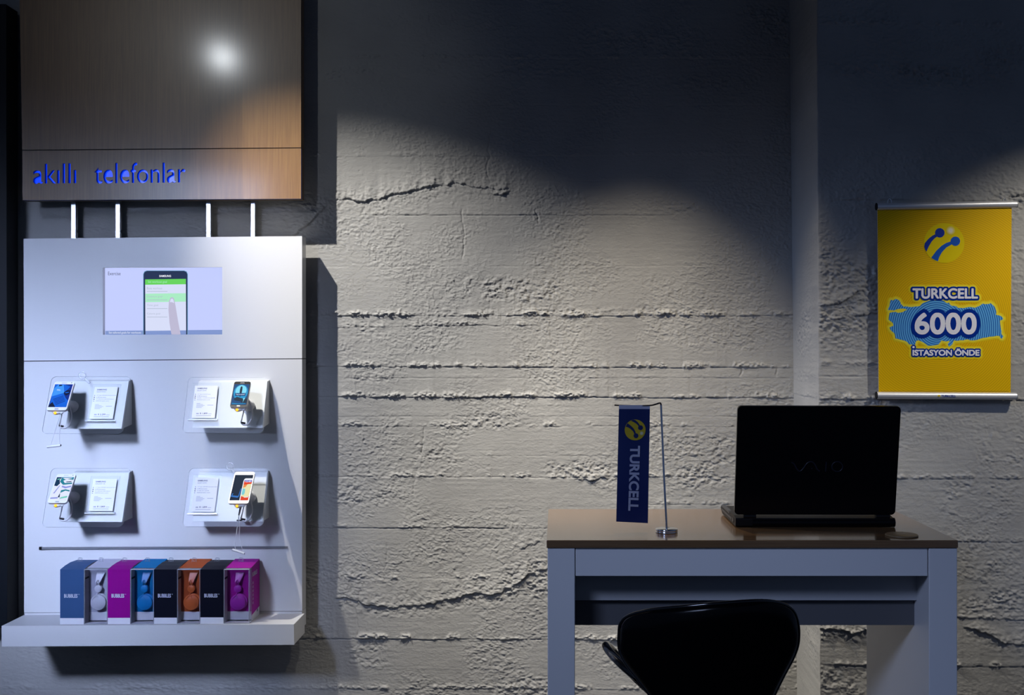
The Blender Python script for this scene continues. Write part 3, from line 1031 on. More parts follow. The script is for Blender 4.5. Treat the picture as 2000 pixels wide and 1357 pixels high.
def screen_marble(b, fr):
    U = lambda pts, n: [fr.uv(u, v, n) for u, v in pts]
    x0, x1, y0, y1 = .05, .96, .10, .885
    S = lambda pts: [(x0 + (x1 - x0) * u, y0 + (y1 - y0) * v) for u, v in pts]
    c0, c1, c2, c3, c4 = lit('marble_white', 226, 232, 255), lit('marble_teal', 30, 128, 150), lit('marble_deep', 6, 48, 84), lit('marble_lilac', 140, 150, 225), lit('marble_mint', 120, 205, 190)
    b.poly(U(S([(0, 0), (1, 0), (1, 1), (0, 1)]), E1), c0)
    b.poly(U(S([(0, .62), (.18, .60), (.30, .72), (.22, .86), (.30, 1), (0, 1)]), E2), c2)
    b.poly(U(S([(.30, 1), (.26, .80), (.50, .66), (1, .70), (1, .76), (.56, .74), (.44, .84), (.62, .92), (1, .88), (1, 1)]), E2), c1)
    b.poly(U(S([(.36, .96), (.52, .90), (.9, .95), (.9, .97), (.5, .97)]), E3), c0)
    b.poly(U(S([(.46, .56), (.70, .50), (1, .56), (1, .62), (.70, .58), (.48, .62)]), E3), c3)
    b.poly(U(S([(.50, .30), (.76, .40), (1, .36), (1, .42), (.74, .46), (.50, .42)]), E3), c1)
    b.poly(U(S([(.10, .28), (.30, .62), (.36, .64), (.18, .28)]), E3), c3)
    b.poly(U(S([(.04, .10), (.46, .12), (.46, .06), (.04, .04)]), E3), c3)
    b.poly(U(S([(.56, .04), (.98, .10), (.98, .18), (.62, .12)]), E3), c4)
    b.poly(U(S([(.50, .30), (.44, .12), (.56, .10)]), E3), c2)
    b.poly(U(S([(.06, .92), (.24, .94), (.24, .90), (.08, .88)]), E3), c4)
    b.poly(U(S([(.62, .80), (.96, .82), (.90, .78), (.66, .77)]), E3), c2)


def screen_note(b, fr):
    U = lambda pts, n: [fr.uv(u, v, n) for u, v in pts]
    x0, x1, y0, y1 = .045, .955, .095, .905
    S = lambda pts: [(x0 + (x1 - x0) * u, y0 + (y1 - y0) * v) for u, v in pts]
    c0, c1, c2 = lit('pen_night', 6, 30, 54), lit('pen_glow', 40, 110, 190), lit('pen_white', 236, 240, 250)
    c3, c4, c5, c6, c7 = lit('pen_red', 226, 62, 22), lit('pen_cream', 232, 226, 176), lit('pen_cyan', 120, 205, 214), lit('pen_violet', 92, 84, 200), lit('pen_orange', 232, 140, 70)
    b.poly(U(S([(0, 0), (1, 0), (1, 1), (0, 1)]), E1), c0)
    b.poly(U(S([(.02, .14), (.40, .10), (.46, .14), (.52, .46), (.47, .46), (.42, .17), (.10, .19), (.13, .27), (.08, .27)]), E2), c1)
    b.poly(U(S([(.53, .0), (.53, .76), (.56, .83), (.62, .86), (1, .86), (1, 0)]), E2), c2)
    b.poly(U(S([(.58, .0), (.58, .78), (1, .78), (1, 0)]), E3), c4)
    b.poly(U(S([(.58, .68), (.58, .78), (1, .78), (1, .68)]), E4), c6)
    b.poly(U(S([(.58, .60), (.58, .74), (.80, .70), (1, .72), (1, .64)]), E4 + .0001), c3)
    b.poly(U(S([(.58, .48), (.58, .62), (.80, .63), (.72, .52)]), E4), c7)
    b.poly(U(S([(.58, .22), (.58, .46), (.72, .44), (.74, .28), (.70, .20)]), E4), c5)
    b.poly(U(S([(.58, .0), (.58, .16), (.74, .12), (1, .15), (1, 0)]), E4), c3)
    text_uv(b, fr, '12:45', .62, .66, .92, .71, E4 + .0004, c2, 0.02)
    b.poly(U(S([(.74, .12), (.98, .14), (.98, .11), (.76, .10)]), E4 + .0003), c2)


PHONE_LOOK = [
    ('white phone with a bright blue wallpaper showing a tilted phone, on the upper left stand', 'white', screen_blue),
    ('small phone with black bezels and a blue thumbs-up picture, on the upper right stand', 'black', screen_thumb),
    ('white phone with a pale marbled wallpaper, on the lower left stand', 'white', screen_marble),
    ('white phone showing a dark screen with a colourful phone picture, on the lower right stand', 'white', screen_note),
]

for i, pl in enumerate(PLATES):
    stand = thing('phone_stand', 'clear tilted phone stand on a white wedge, %s of four on the board' % pl['pos'], 'stand',
                  W((pl['brl'] + pl['rear']) / 2, pl['bl'][1] - 18, YB), stand_group)
    O = W(*pl['bl'], -0.205)
    TLp = W(*pl['tl'], -0.130)
    U_ = W(*pl['br'], -0.205) - O
    fr = Frame(O, U_, TLp - O)
    # acrylic plate
    b = MB()
    b.slab(fr, rrect(0, 0, fr.w, fr.h, 0.017, 6), -0.004, 0.0, M['acrylic'], M['acrylic_edge'], M['acrylic'], True)
    obj('acrylic_plate', b, stand)
    # bracket
    b = MB()
    xl = fr.px(pl['brl'], pl['bl'][1] - 10, -0.006).x
    xr = W(pl['rear'], 790, YB).x
    ft, fb = fr.uv(0, 0.93, -0.0062), fr.uv(0, 0.085, -0.0062)
    rear_t, rear_b = ft.z + 0.004, W(0, pl['bl'][1] - 18, YB).z
    sec = [(YB, rear_b), (fb.y, fb.z), (ft.y, ft.z), (YB, rear_t)]
    b.loft([Vector((xr, y, z)) for y, z in sec], [Vector((xl, y, z)) for y, z in sec], M['lacquer_matte'])
    obj('bracket', b, stand, bevel=0.003)
    # price-card pocket
    ctl, ctr, cbl, cbr, price, model, spec = CARDS[i]
    fc = Frame(fr.px(*cbl, 0.002), fr.px(*cbr, 0.002) - fr.px(*cbl, 0.002), fr.px(*ctl, 0.002) - fr.px(*cbl, 0.002))
    b = MB()
    b.slab(fc, [(-.009, -.006), (fc.w + .009, -.006), (fc.w + .009, fc.h + .010), (-.009, fc.h + .010)], -0.0018, -0.0008, M['acrylic'], M['acrylic_edge'])
    b.slab(fc, [(-.011, -.010), (fc.w + .011, -.010), (fc.w + .011, -.0055), (-.011, -.0055)], -0.0018, 0.006, M['acrylic_edge'])
    obj('card_pocket', b, stand)
    # price card
    b = MB()
    b.slab(fc, [(0, 0), (fc.w, 0), (fc.w, fc.h), (0, fc.h)], -0.0006, 0.0002, M['paper'])
    text_uv(b, fc, 'SAMSUNG', .12, .89, .54, .935, .0006, M['ink'], 0.03)
    text_uv(b, fc, model, .12, .83, .52, .862, .0006, M['ink'])
    for k, t_ in enumerate(spec):
        v_ = .715 - .058 * k
        text_uv(b, fc, t_, .15, v_, .15 + .0245 * len(t_), v_ + .03, .0006, M['ink'])
        b.poly([fc.uv(u, v, .0006) for u, v in ((.035, v_ - .002), (.08, v_ - .002), (.08, v_ + .028), (.035, v_ + .028))], M['ink_pale'] if k in (0, 3) else M['ink'])
    for k, w_ in enumerate((.16, .28, .36, .30, .24)):
        v_ = .44 - .032 * k
        b.poly([fc.uv(u, v, .0006) for u, v in ((.15, v_), (.15 + w_, v_), (.15 + w_, v_ + .012), (.15, v_ + .012))], M['ink_pale'])
    b.poly([fc.uv(u, v, .0006) for u, v in ((.62, .385), (.88, .385), (.88, .40), (.62, .40))], M['ink_pale'])
    text_uv(b, fc, '₺ ' + price, .34, .112, .66, .165, .0006, M['ink'], 0.02)
    b.poly([fc.uv(u, v, .0006) for u, v in ((.18, .115), (.29, .115), (.29, .15), (.18, .15))], M['ink_pale'])
    b.poly([fc.uv(u, v, .0006) for u, v in ((.69, .118), (.84, .118), (.84, .132), (.69, .132))], M['ink_pale'])
    b.poly([fc.uv(u, v, .0006) for u, v in ((.18, .06), (.82, .06), (.82, .075), (.18, .075))], M['ink_pale'])
    side = 'right' if i in (0, 2) else 'left'
    tag(obj('price_card', b, origin=fc.uv(.5, 0)), 'small white price card at the %s of the %s phone stand' % (side, pl['pos']), 'card', card_group)
    # phone
    tl, tr, bl, br = PHONES[i]
    yb_, yt_ = -0.285, -0.205
    o_ = W(*bl, yb_)
    fp = Frame(o_, W(*br, yb_) - o_, W(*tl, yt_) - o_)
    lab, tone, painter = PHONE_LOOK[i]
    ph = thing('smartphone', lab, 'phone', fp.uv(.5, 0), phone_group)
    body = M['white_plastic']
    b = MB()
    b.slab(fp, rrect(0, 0, fp.w, fp.h, 0.007, 5), -0.008, 0.0, M['black_gloss'] if tone == 'black' else body, body, body, True)
    obj('body', b, ph)
    b = MB()
    painter(b, fp)
    obj('screen', b, ph)
    b = MB()
    hb = M['white_plastic'] if tone == 'black' else M['grey_plastic']
    b.slab(fp, rrect(fp.w * .40, fp.h * .028, fp.w * .60, fp.h * .062, 0.0016, 3), 0.0, 0.0006, hb)
    obj('home_button', b, ph)
    b = MB()
    b.slab(fp, rrect(fp.w * .38, fp.h * .95, fp.w * .62, fp.h * .958, 0.0004, 2), 0.0, 0.0004, M['grey_plastic'])
    text_uv(b, fp, 'SAMSUNG', .36, .918, .64, .934, .0004, M['grey_plastic'])
    obj('earpiece', b, ph)
    b = MB()
    b.lathe(fp.uv(.86, .952), fp.n, [(.0014, 0), (.0014, .0005)], M['black_gloss'], 12)
    obj('camera', b, ph)
    # post that holds the phone, plug with indicator, coiled security cable
    bc = fp.uv(.5, 0)
    mid = fp.uv(.60, .42, -0.0085)
    onp = mid - fr.n * ((mid - fr.o).dot(fr.n))
    b = MB()
    L_ = (mid - onp).length
    b.lathe(onp, fr.n, [(.021, 0.0), (.021, .006), (.015, .012), (.013, L_ * .6), (.016, L_ - .004), (.016, L_ - .0005)], M['white_plastic'], 24)
    obj('post', b, stand)
    b = MB()
    bx_, by_ = (bl[0] + br[0]) / 2, (bl[1] + br[1]) / 2
    yq = yb_ + 0.012
    P_ = lambda dx, dy, y: W(bx_ + dx, by_ + dy, y)
    b.tube(smooth_path([P_(-5, 1.5, yq), P_(-2, 5.5, yq), P_(3, 5, yq), P_(9, 3.0, yq), P_(12, 6, yq)], 4), .006, M['white_plastic'], 10, radii=None)
    plug = obj('cable_plug', b, stand)
    b = MB()
    b.lathe(P_(-2.5, 5.5, yq - .0075), (0, -1, 0), [(.0045, -.003), (.0045, 0), (.003, .0018), (.0006, .0024)], M['led_orange'], 14)
    obj('indicator_light', b, plug, label='glowing orange indicator light')
    b = MB()
    rx = 29 if i in (0, 2) else 27
    path = smooth_path([P_(11, 6, yq), P_(9.5, 14, yq + .02), P_(7, 24, yq + .035), P_(6, 30, yq + .05), P_(12, 34.5, yq + .05), P_(20, 33, yq + .05), P_(rx - 2, 24, yq + .05),
                        P_(rx, 10, yq + .055), P_(rx - 4, -8, yq + .06), P_(rx - 13, -22, yq + .07)], 8)
    radii = [0.0020 + 0.0014 * min(1, max(0, (k - 16) / 14)) for k in range(len(path))]
    b.tube(path, .003, M['white_plastic'], 8, radii=radii)
    b.tube([P_(6, 30, yq + .046), P_(14, 31.5, yq + .046)], .0032, M['black_matte'], 8)
    obj('security_cable', b, stand)
    if i in clear_loop_px:
        (cx, cy), (ex, ey) = clear_loop_px[i]
        yl = -0.150
        b = MB()
        ring = [W(cx + 7 * math.cos(2 * math.pi * k / 28), cy + 6.5 * math.sin(2 * math.pi * k / 28), yl) for k in range(29)]
        b.tube(ring, .0022, M['film_edge'], 8, caps=False)
        b.tube([W(cx + (ex - cx) * .55, cy + (ey - cy) * .55, yl), W(ex, ey, yl - .002), W(ex + 3, ey + 3, yl - .002)], .0044, M['film_edge'], 10)
        obj('clear_loop', b, stand, label='clear plastic ring tag')

# pull cords with white toggles that hang from two of the phones
for (a_, m1, m2, t0, t1, clasp, lab, yv) in (
        ((119, 803), (104, 852), (116, 848), (92, 872.5), (118.5, 869.5), None, 'thin white pull cord with a toggle handle hanging from the upper left phone', -0.268),
        ((472, 985), (459, 1062), (468, 1050), (454, 1073), (477, 1081), ((471, 986), (466.5, 1006)), 'thin white pull cord with a steel clasp and toggle hanging from the lower right phone', -0.268)):
    pc = thing('pull_cord', lab, 'cord', W((t0[0] + t1[0]) / 2, (t0[1] + t1[1]) / 2, yv), 'pull cords with toggles')
    b = MB()
    st = clasp[1] if clasp else a_
    kk = W(*st, yv)
    q0 = (t0[0] + 6, t0[1] - 1)
    q1 = (t1[0] - 2, t1[1] - 1)
    b.tube(smooth_path([W(*a_, yv), kk, W((st[0] + m1[0]) / 2, (st[1] + m1[1]) / 2, yv), W(*m1, yv), W(*q0, yv)], 6), .0011, M['white_plastic'], 6)
    b.tube(smooth_path([kk, W((st[0] + m2[0]) / 2 + 1, (st[1] + m2[1]) / 2, yv), W(*m2, yv), W(*q1, yv)], 6), .0011, M['white_plastic'], 6)
    obj('cord', b, pc)
    b = MB()
    b.tube([W(*t0, yv), W(*t1, yv)], .0042, M['white_plastic'], 12)
    b.tube([W(*t1, yv), W(t1[0] + .6, t1[1], yv)], .0030, M['black_matte'], 10)
    obj('toggle', b, pc, bevel=0.0006)
    if clasp:
        b = MB()
        b.tube([W(*clasp[0], yv), W((clasp[0][0] + clasp[1][0]) / 2, (clasp[0][1] + clasp[1][1]) / 2, yv), W(*clasp[1], yv)], .0036, M['steel'], 10, radii=[.0038, .0036, .0022])
        b.tube([W(462.5, 1016, yv + .002), W(472, 1016, yv + .002)], .0026, M['black_matte'], 8)
        obj('clasp', b, pc, label='steel clasp')

# ------------------------------------------------------------------ headphone boxes on the shelf
def shelf_z(px_):
    return (W(3, 1222, -0.252).z + (W(574, 1219, -0.252).z - W(3, 1222, -0.252).z) * (px_ - 3) / 571.0) + 0.0005


EDGES = [117, 164, 210, 254.5, 300.5, 346, 391, 437, 487]
YF, YK = -0.240, -0.112
BOXC = {
    'slate': ((0.035, 0.085, 0.20), 'slate blue'), 'white': ((0.50, 0.50, 0.60), 'white'), 'magenta': ((0.27, 0.003, 0.22), 'magenta'),
    'blue': ((0.002, 0.17, 0.40), 'bright blue'), 'black': ((0.004, 0.005, 0.012), 'black'), 'orange': ((0.42, 0.085, 0.022), 'orange'),
    'pink': ((0.38, 0.010, 0.30), 'magenta'),
}
ORDER = [('slate', 0), ('white', 1), ('magenta', 0), ('blue', 1), ('black', 0), ('orange', 1), ('black', 0), ('pink', 1)]
HEADC = {'white': (0.74, 0.74, 0.80), 'blue': (0.006, 0.24, 0.60), 'orange': (0.72, 0.15, 0.035), 'pink': (0.46, 0.03, 0.46)}
BLABEL = [
    'slate blue headphone box with white lettering, leftmost of the row on the shelf',
    'clear-fronted box with white card inside, right of the slate blue box',
    'solid magenta headphone box with pale lettering, between the white and the bright blue boxes',
    'clear-fronted box with bright blue card inside, beside the solid magenta box',
    'solid black headphone box standing between the bright blue and the orange boxes',
    'clear-fronted box with orange card inside, between the two black boxes',
    'solid black headphone box standing between the orange and the rightmost magenta boxes',
    'clear-fronted magenta box at the right end of the row with its printed side showing',
]
band_white = mat('carton_white_band', (0.74, 0.74, 0.78), 0.5)
pale_ink = mat('carton_pale_print', (0.55, 0.56, 0.66), 0.6)
cheek = mat('carton_pale_cheek', (0.74, 0.71, 0.73), 0.45)
side_grey = mat('carton_grey_side', (0.30, 0.28, 0.29), 0.6)  # mid grey for carton sides next to the recessed fronts
for i, (ck, win) in enumerate(ORDER):
    x0, x1 = W(EDGES[i] + .4, 1150, YF).x, W(EDGES[i + 1] - .4, 1150, YF).x
    zb = shelf_z((EDGES[i] + EDGES[i + 1]) / 2)
    zt = W(0, 1112, YF).z
    zw = zb + (0.0215 if not win else 0.034)
    col = mat('carton_' + ck + str(i), BOXC[ck][0], 0.5, spec=0.12)
    bx = thing('headphone_box', BLABEL[i], 'box', ((x0 + x1) / 2, (YF + YK) / 2, zb), 'headphone boxes in a row on the shelf')
    b = MB()
    if not win:
        ztb = zt + 0.001
        sec = [(YF, zb), (YF, zt)] + [(YF + (YK - YF) * t, zt + .010 * math.sin(math.pi * min(t, .9) / 1.3) ) for t in (.3, .6, 1)] + [(YK, zb)]
        b.add([(x0, YF, zb), (x1, YF, zb), (x1, YF, zw), (x0, YF, zw)], [(0, 1, 2, 3)], band_white)
        b.add([(x0, YF, zw), (x1, YF, zw), (x1, YF, zt), (x0, YF, zt)], [(0, 1, 2, 3)], col)
        n = len(sec)
        L = [(x0, y, z) for y, z in sec]
        R_ = [(x1, y, z) for y, z in sec]
        b.add(L, [tuple(reversed(range(n)))], col)
        b.add(R_, [tuple(range(n))], side_grey)
        b.add(L + R_, [(k, k + 1, n + k + 1, n + k) for k in range(1, n)if k + 1 < n], col)
        b.add([L[0], L[-1], R_[-1], R_[0]], [(0, 1, 2, 3)], band_white)
        obj('carton', b, bx)
        b = MB()
        ff = Frame((x0, YF - .0004, zb), (x1 - x0, 0, 0), (0, 0, zt - zb))
        text_uv(b, ff, 'BUBBLES', .17, .485, .74, .555, 0, pale_ink, 0.03)
        text_uv(b, ff, 'TM', .76, .535, .82, .555, 0, pale_ink)
        obj('lettering', b, bx)
    else:
        yr = YF + 0.033                       # recessed inner card
        th = .0012
        zi = zb + .005
        b = MB()
        # inner carton: recessed face, ledge, back, top, right side
        b.add([(x0 + .001, yr, zi), (x1, yr, zi), (x1, yr, zw), (x0 + .001, yr, zw)], [(0, 1, 2, 3)], band_white)
        b.add([(x0 + .001, yr, zw), (x1, yr, zw), (x1, yr, zt - .002), (x0 + .001, yr, zt - .002)], [(0, 1, 2, 3)], col)
        b.add([(x0 + .0016, YF + .002, zb + .002), (x0 + .0016, yr, zb + .002), (x0 + .0016, yr, zt - .003), (x0 + .0016, YF + .002, zt - .003)], [(0, 1, 2, 3)], cheek)
        b.add([(x0 + .001, YF + .003, zb + .0016), (x1, YF + .003, zb + .0016), (x1, yr, zb + .0016), (x0 + .001, yr, zb + .0016)], [(0, 1, 2, 3)], band_white)
        b.add([(x0, yr - .012, zt + .001), (x1, yr - .012, zt + .001), (x1, YK, zt + .012), (x0, YK, zt + .012)], [(0, 1, 2, 3)], col)
        b.add([(x0, YK, zb), (x0, YK, zt + .012), (x1, YK, zt + .012), (x1, YK, zb)], [(0, 1, 2, 3)], col)
        b.add([(x0 + .004, yr, zb), (x0 + .004, yr, zt), (x0 + .004, YK, zt), (x0 + .004, YK, zb)], [(0, 1, 2, 3)], side_grey)
        if i == 7:
            xs = x1 - .0006
            b.add([(xs, yr - .005, zb), (xs, YK, zb), (xs, YK, zb + .030), (xs, yr - .005, zb + .020)], [(0, 1, 2, 3)], band_white)
            b.add([(xs, yr - .005, zb + .020), (xs, YK, zb + .030), (xs, YK, zt + .012), (xs, yr - .005, zt)], [(0, 1, 2, 3)], col)
            fsd = Frame((xs + .0006, yr - .005, zb), (0, YK - yr + .005, 0), (0, 0, zt - zb))
            text_uv(b, fsd, 'BUBBLES', .12, .82, .72, .90, 0, pale_ink, 0.02)
            for k in range(6):
                text_uv(b, fsd, 'lI' if k % 2 else 'Il', .14, .30 + .075 * k, .24, .35 + .075 * k, 0, pale_ink)
            text_uv(b, fsd, 'dB', .62, .10, .80, .15, 0, M['ink'], 0.04)
        else:
            b.add([(x1 - .0006, yr, zb), (x1 - .0006, YK, zb), (x1 - .0006, YK, zt), (x1 - .0006, yr, zt)], [(0, 1, 2, 3)], col)
        obj('carton', b, bx)
        # clear sleeve around it
        b = MB()
        b.box(x0, x1, YF, YF + th, zb, zt, M['film'])
        b.box(x0, x0 + th, YF + th, yr + .03, zb, zt, M['film'])
        b.box(x1 - th, x1, YF + th, yr, zb, zt, M['film'])
        b.box(x0 + th, x1 - th, YF + th, yr, zb, zb + th, M['film'])
        b.box(x0 + th, x1 - th, YF + th, yr - .012, zt - th, zt, M['film_edge'])
        for xx in (x0 + .0008, x1 - .0008):
            b.tube([(xx, YF, zb), (xx, YF, zt)], .0009, M['film_edge'], 6)
        b.tube([(x0, YF, zt), (x1, YF, zt)], .0012, M['film_edge'], 6)
        b.tube([(x0, YF, zb + .001), (x1, YF, zb + .001)], .0010, M['film_edge'], 6)
        obj('clear_sleeve', b, bx)
        b = MB()
        zs = W(0, 1130, YF).z
        b.box(x0 + .0014, x0 + .0030, YF + .004, yr - .002, zs - .003, zs + .003, M['black_matte'])
        obj('dark_strap', b, bx, label='short dark strap')
        # headphones inside
        hm = mat('headphone_' + ck, HEADC[ck], 0.4)
        cx = W(EDGES[i] + 26.5, 1178, YF + .012).x
        zc = W(0, 1177, YF + .012).z
        s_ = (YF + .012) - CAM_Y
        u = s_ / FPX
        hp = thing('headphones', '%s folded headphones inside the %s clear-fronted box' % ({'pink': 'magenta', 'blue': 'bright blue'}.get(ck, ck), {'white': 'second', 'blue': 'fourth', 'orange': 'sixth', 'pink': 'last'}[ck]),
                   'headphones', (cx, YF + .02, zc - 14 * u), 'headphones inside the clear-fronted boxes')
        for k, (dx, dz, yy) in enumerate(((2.4 * u, 1.2 * u, yr - .002), (0, 0, yr - .009))):
            b = MB()
            b.lathe((cx + dx, yy, zc + dz), (0, -1, 0), [(15 * u, -.0), (15.4 * u, .003), (15 * u, .0075), (13.6 * u, .0085), (13 * u, .0082), (12.4 * u, .0090), (4 * u, .0096), (.0005, .0097)], hm, 40)
            obj('ear_cup', b, hp)
        hz = zc + 26 * u
        b = MB()
        b.lathe((cx - 1 * u, yr - .004, hz), (0, -1, 0), [(7.2 * u, 0), (7.6 * u, .003), (7.2 * u, .009), (6.6 * u, .0098), (.0005, .0102)], hm, 30)
        obj('hinge_disc', b, hp)
        b = MB()
        xa = cx - 1 * u
        hb_ = [(-4.5, 40, .017), (4.0, 38, .017), (11.5, 57, .004), (-4.5, 57, .004)]
        b.loft([Vector((xa + a_ * u, yr - d_, zc + c_ * u)) for a_, c_, d_ in hb_], [Vector((xa + a_ * u, yr - .001, zc + c_ * u)) for a_, c_, d_ in hb_], hm)
        obj('headband', b, hp, bevel=0.0008)
        b = MB()
        b.tube(smooth_path([(xa - 2.2 * u, yr - .008, hz + 5 * u), (xa - 2.4 * u, yr - .017, hz + 13 * u), (xa + .2 * u, yr - .0165, hz + 18.5 * u), (xa + 2.7 * u, yr - .017, hz + 13 * u), (xa + 2.6 * u, yr - .008, hz + 5 * u)], 6), .0017, hm, 8)
        obj('slider_arm', b, hp)
        b = MB()
        b.tube(smooth_path([(xa - 1 * u, yr - .012, hz - 7 * u), (xa - 3 * u, yr - .019, hz - 12 * u), (cx - 9 * u, yr - .0185, zc + 8 * u), (cx - 12 * u, yr - .017, zc + 4 * u), (cx - 8 * u, yr - .0185, zc + 9 * u), (cx - 1 * u, yr - .019, zc + 14 * u), (cx + 1 * u, yr - .019, zc + 9 * u)], 6), .0012, hm, 6)
        obj('cable', b, hp)
    # clear hang tab on the top
    b = MB()
    tx = W(EDGES[i] + 39 if i == 0 else EDGES[i] + 33, 1092, -0.15).x
    zc = W(0, 1093, -0.15).z
    lo = [Vector((tx + a_ * .0018, -0.150, zc + c_ * .0018)) for a_, c_ in ((-4.2, -5), (0, -9), (4.4, -5), (5, 2.5), (3.4, 4), (-1.6, 4.6), (-3.6, 2))]
    hl = [Vector((tx + a_ * .0018, -0.150, zc + c_ * .0018)) for a_, c_ in ((-2.0, -2.6), (2.4, -2.8), (2.8, 1.8), (-1.4, 2.4))]
    b.holed(lo, [hl], (0, 0.0007, 0), M['film'], M['film_edge'])
    for l in (lo, hl):
        b.tube(l + [l[0]], .0006, M['film_edge'], 5, caps=False)
    obj('hang_tab', b, bx, label='clear plastic hang tab')

# ------------------------------------------------------------------ poster
YP = -0.418
DP = YP - CAM_Y
poster = thing('hanging_poster', 'yellow hanging poster with blue map and white lettering between two aluminium rails', 'poster', W(1847, 773, YP))
PR = Vector(poster.location)
cen = W(1832, 628, YP) - PR
yel = rings_mat('poster_yellow', (0.68, 0.40, 0.001), (0.82, 0.50, 0.001), cen, 0.0066)
blue_map = rings_mat('poster_map_blue', (0.015, 0.13, 0.46), (0.14, 0.46, 0.80), W(1829, 640, YP) - PR, 0.0069)
p_blue, p_white = mat('poster_blue', (0.0, 0.026, 0.27), 0.6, spec=0.05), mat('poster_white', (0.80, 0.80, 0.86), 0.55, spec=0.1)
p_glow = mat('poster_pale_yellow', (0.86, 0.72, 0.04), 0.55, spec=0.1)
p_glow2 = mat('poster_mid_yellow', (0.84, 0.62, 0.01), 0.55, spec=0.1)
p_ball, p_ball_blue, p_ball_blue2 = mat('poster_ball_yellow', (0.80, 0.62, 0.002), 0.5, spec=0.1), mat('poster_ball_blue', (0.001, 0.03, 0.33), 0.5, spec=0.2), mat('poster_ball_blue_mid', (0.002, 0.09, 0.48), 0.5, spec=0.2)
p_fl = [mat('poster_ball_light%d' % k, c, 0.5) for k, c in enumerate(((0.80, 0.66, 0.10), (0.82, 0.72, 0.30), (0.86, 0.80, 0.60)))]
f_po = frame_px(1714, 408, 1976, 768, YP)
b = MB()
pap = [W(*p, YP) for p in ((1716, 769), (1974, 770), (1976, 401), (1713.5, 406))]
b.loft(pap, [p + Vector((0, .0012, 0)) for p in pap], yel, p_white, p_white)
b.slab_px([(1720, 764.2), (1970, 764.4), (1970, 763.6), (1720, 763.4)], YP - .0004, YP, mat('poster_crease', (0.40, 0.22, 0.0), 0.7))
LAY = [-.0004 - .0003 * k for k in range(14)]
Pp = lambda x, y, k: W(x, y, YP - .0004 - .0003 * k)
MAP = [(283, 340), (300, 300), (310, 240), (335, 245), (360, 228), (395, 240), (415, 280), (440, 305), (500, 310), (560, 305), (610, 300), (640, 270), (700, 245), (770, 240), (850, 245), (885, 270), (905, 262), (920, 290), (960, 298), (1000, 320), (1050, 322),
       (1110, 310), (1170, 318), (1215, 300), (1250, 275), (1300, 280), (1330, 270), (1365, 300), (1385, 345), (1385, 390), (1430, 400), (1460, 430), (1425, 450), (1435, 530), (1440, 575), (1462, 610), (1445, 635), (1420, 605), (1360, 610), (1290, 620), (1230, 630),
       (1150, 650), (1100, 640), (1050, 650), (990, 655), (955, 650), (940, 690), (910, 715), (895, 685), (915, 655), (870, 660), (830, 650), (800, 690), (760, 700), (690, 705), (660, 680), (600, 650), (570, 660), (560, 695), (500, 690), (460, 655), (400, 640), (360, 630),
       (350, 580), (310, 545), (300, 520), (340, 500), (330, 470), (290, 440), (300, 370), (350, 360), (380, 370), (440, 360), (480, 340), (440, 325), (390, 330), (350, 345)]
MAP = [(1680 + x / 5.22, 540 + y / 5.22) for x, y in MAP]
jag = random.Random(3)
MAPJ = []
for k, (x, y) in enumerate(MAP):
    x2, y2 = MAP[(k + 1) % len(MAP)]
    MAPJ.append((x, y))
    MAPJ.append(((x + x2) / 2 + jag.uniform(-.9, .9), (y + y2) / 2 + jag.uniform(-.9, .9)))


def text_loops(txt, x0, y0, x1, y1):
    """Outlines of lettering laid into a box of frame pixels."""
    loops = letter_loops(txt, 0.0)
    xs = [q_[0] for l in loops for q_ in l]
    ys = [q_[1] for l in loops for q_ in l]
    ax, bx_, ay, by_ = min(xs), max(xs), min(ys), max(ys)
    return [[(x0 + (q_[0] - ax) / (bx_ - ax) * (x1 - x0), y1 - (q_[1] - ay) / (by_ - ay) * (y1 - y0)) for q_ in l] for l in loops]


def raster_runs(loops, rad, step=0.32):
    """Rows of cells (frame pixels) covered by outlines thickened by rad; no two cells overlap."""
    xs = [q_[0] for l in loops for q_ in l]
    ys = [q_[1] for l in loops for q_ in l]
    x0, x1, y0, y1 = min(xs), max(xs), min(ys), max(ys)
    pad = rad + 1
    gx = np.arange(x0 - pad, x1 + pad, step)
    gy = np.arange(y0 - pad, y1 + pad, step)
    mask = np.zeros((len(gy), len(gx)), bool)
    for l in loops:
        lx = np.array([q_[0] for q_ in l])
        ly = np.array([q_[1] for q_ in l])
        lx2, ly2 = np.roll(lx, -1), np.roll(ly, -1)
        for r_i, yy in enumerate(gy):
            hit_ = (ly > yy) != (ly2 > yy)
            if not hit_.any():
                continue
            xc = lx[hit_] + (yy - ly[hit_]) / (ly2[hit_] - ly[hit_]) * (lx2[hit_] - lx[hit_])
            mask[r_i] ^= (np.sum(xc[None, :] > gx[:, None], 1) % 2).astype(bool)
    out = mask.copy()
    k_ = int(math.ceil(rad / step))
    for dy in range(-k_, k_ + 1):
        half = rad * rad - (dy * step) ** 2
        if half < 0:
            continue
        w_ = int(math.sqrt(half) / step)
        src = np.zeros_like(mask)
        if dy >= 0:
            src[dy:] = mask[:len(gy) - dy]
        else:
            src[:dy] = mask[-dy:]
        cs = np.cumsum(np.pad(src.astype(np.int32), ((0, 0), (w_ + 1, w_))), 1)
        out |= (cs[:, 2 * w_ + 1:] - cs[:, :-2 * w_ - 1]) > 0
    runs = []
    for r_i, yy in enumerate(gy):
        row = np.concatenate([[0], out[r_i].astype(np.int8), [0]])
        df = np.diff(row)
        for a_, b_ in zip(np.where(df == 1)[0], np.where(df == -1)[0]):
            runs.append((gx[0] + a_ * step - step / 2, yy - step / 2, gx[0] + b_ * step - step / 2, yy + step / 2))
    return runs


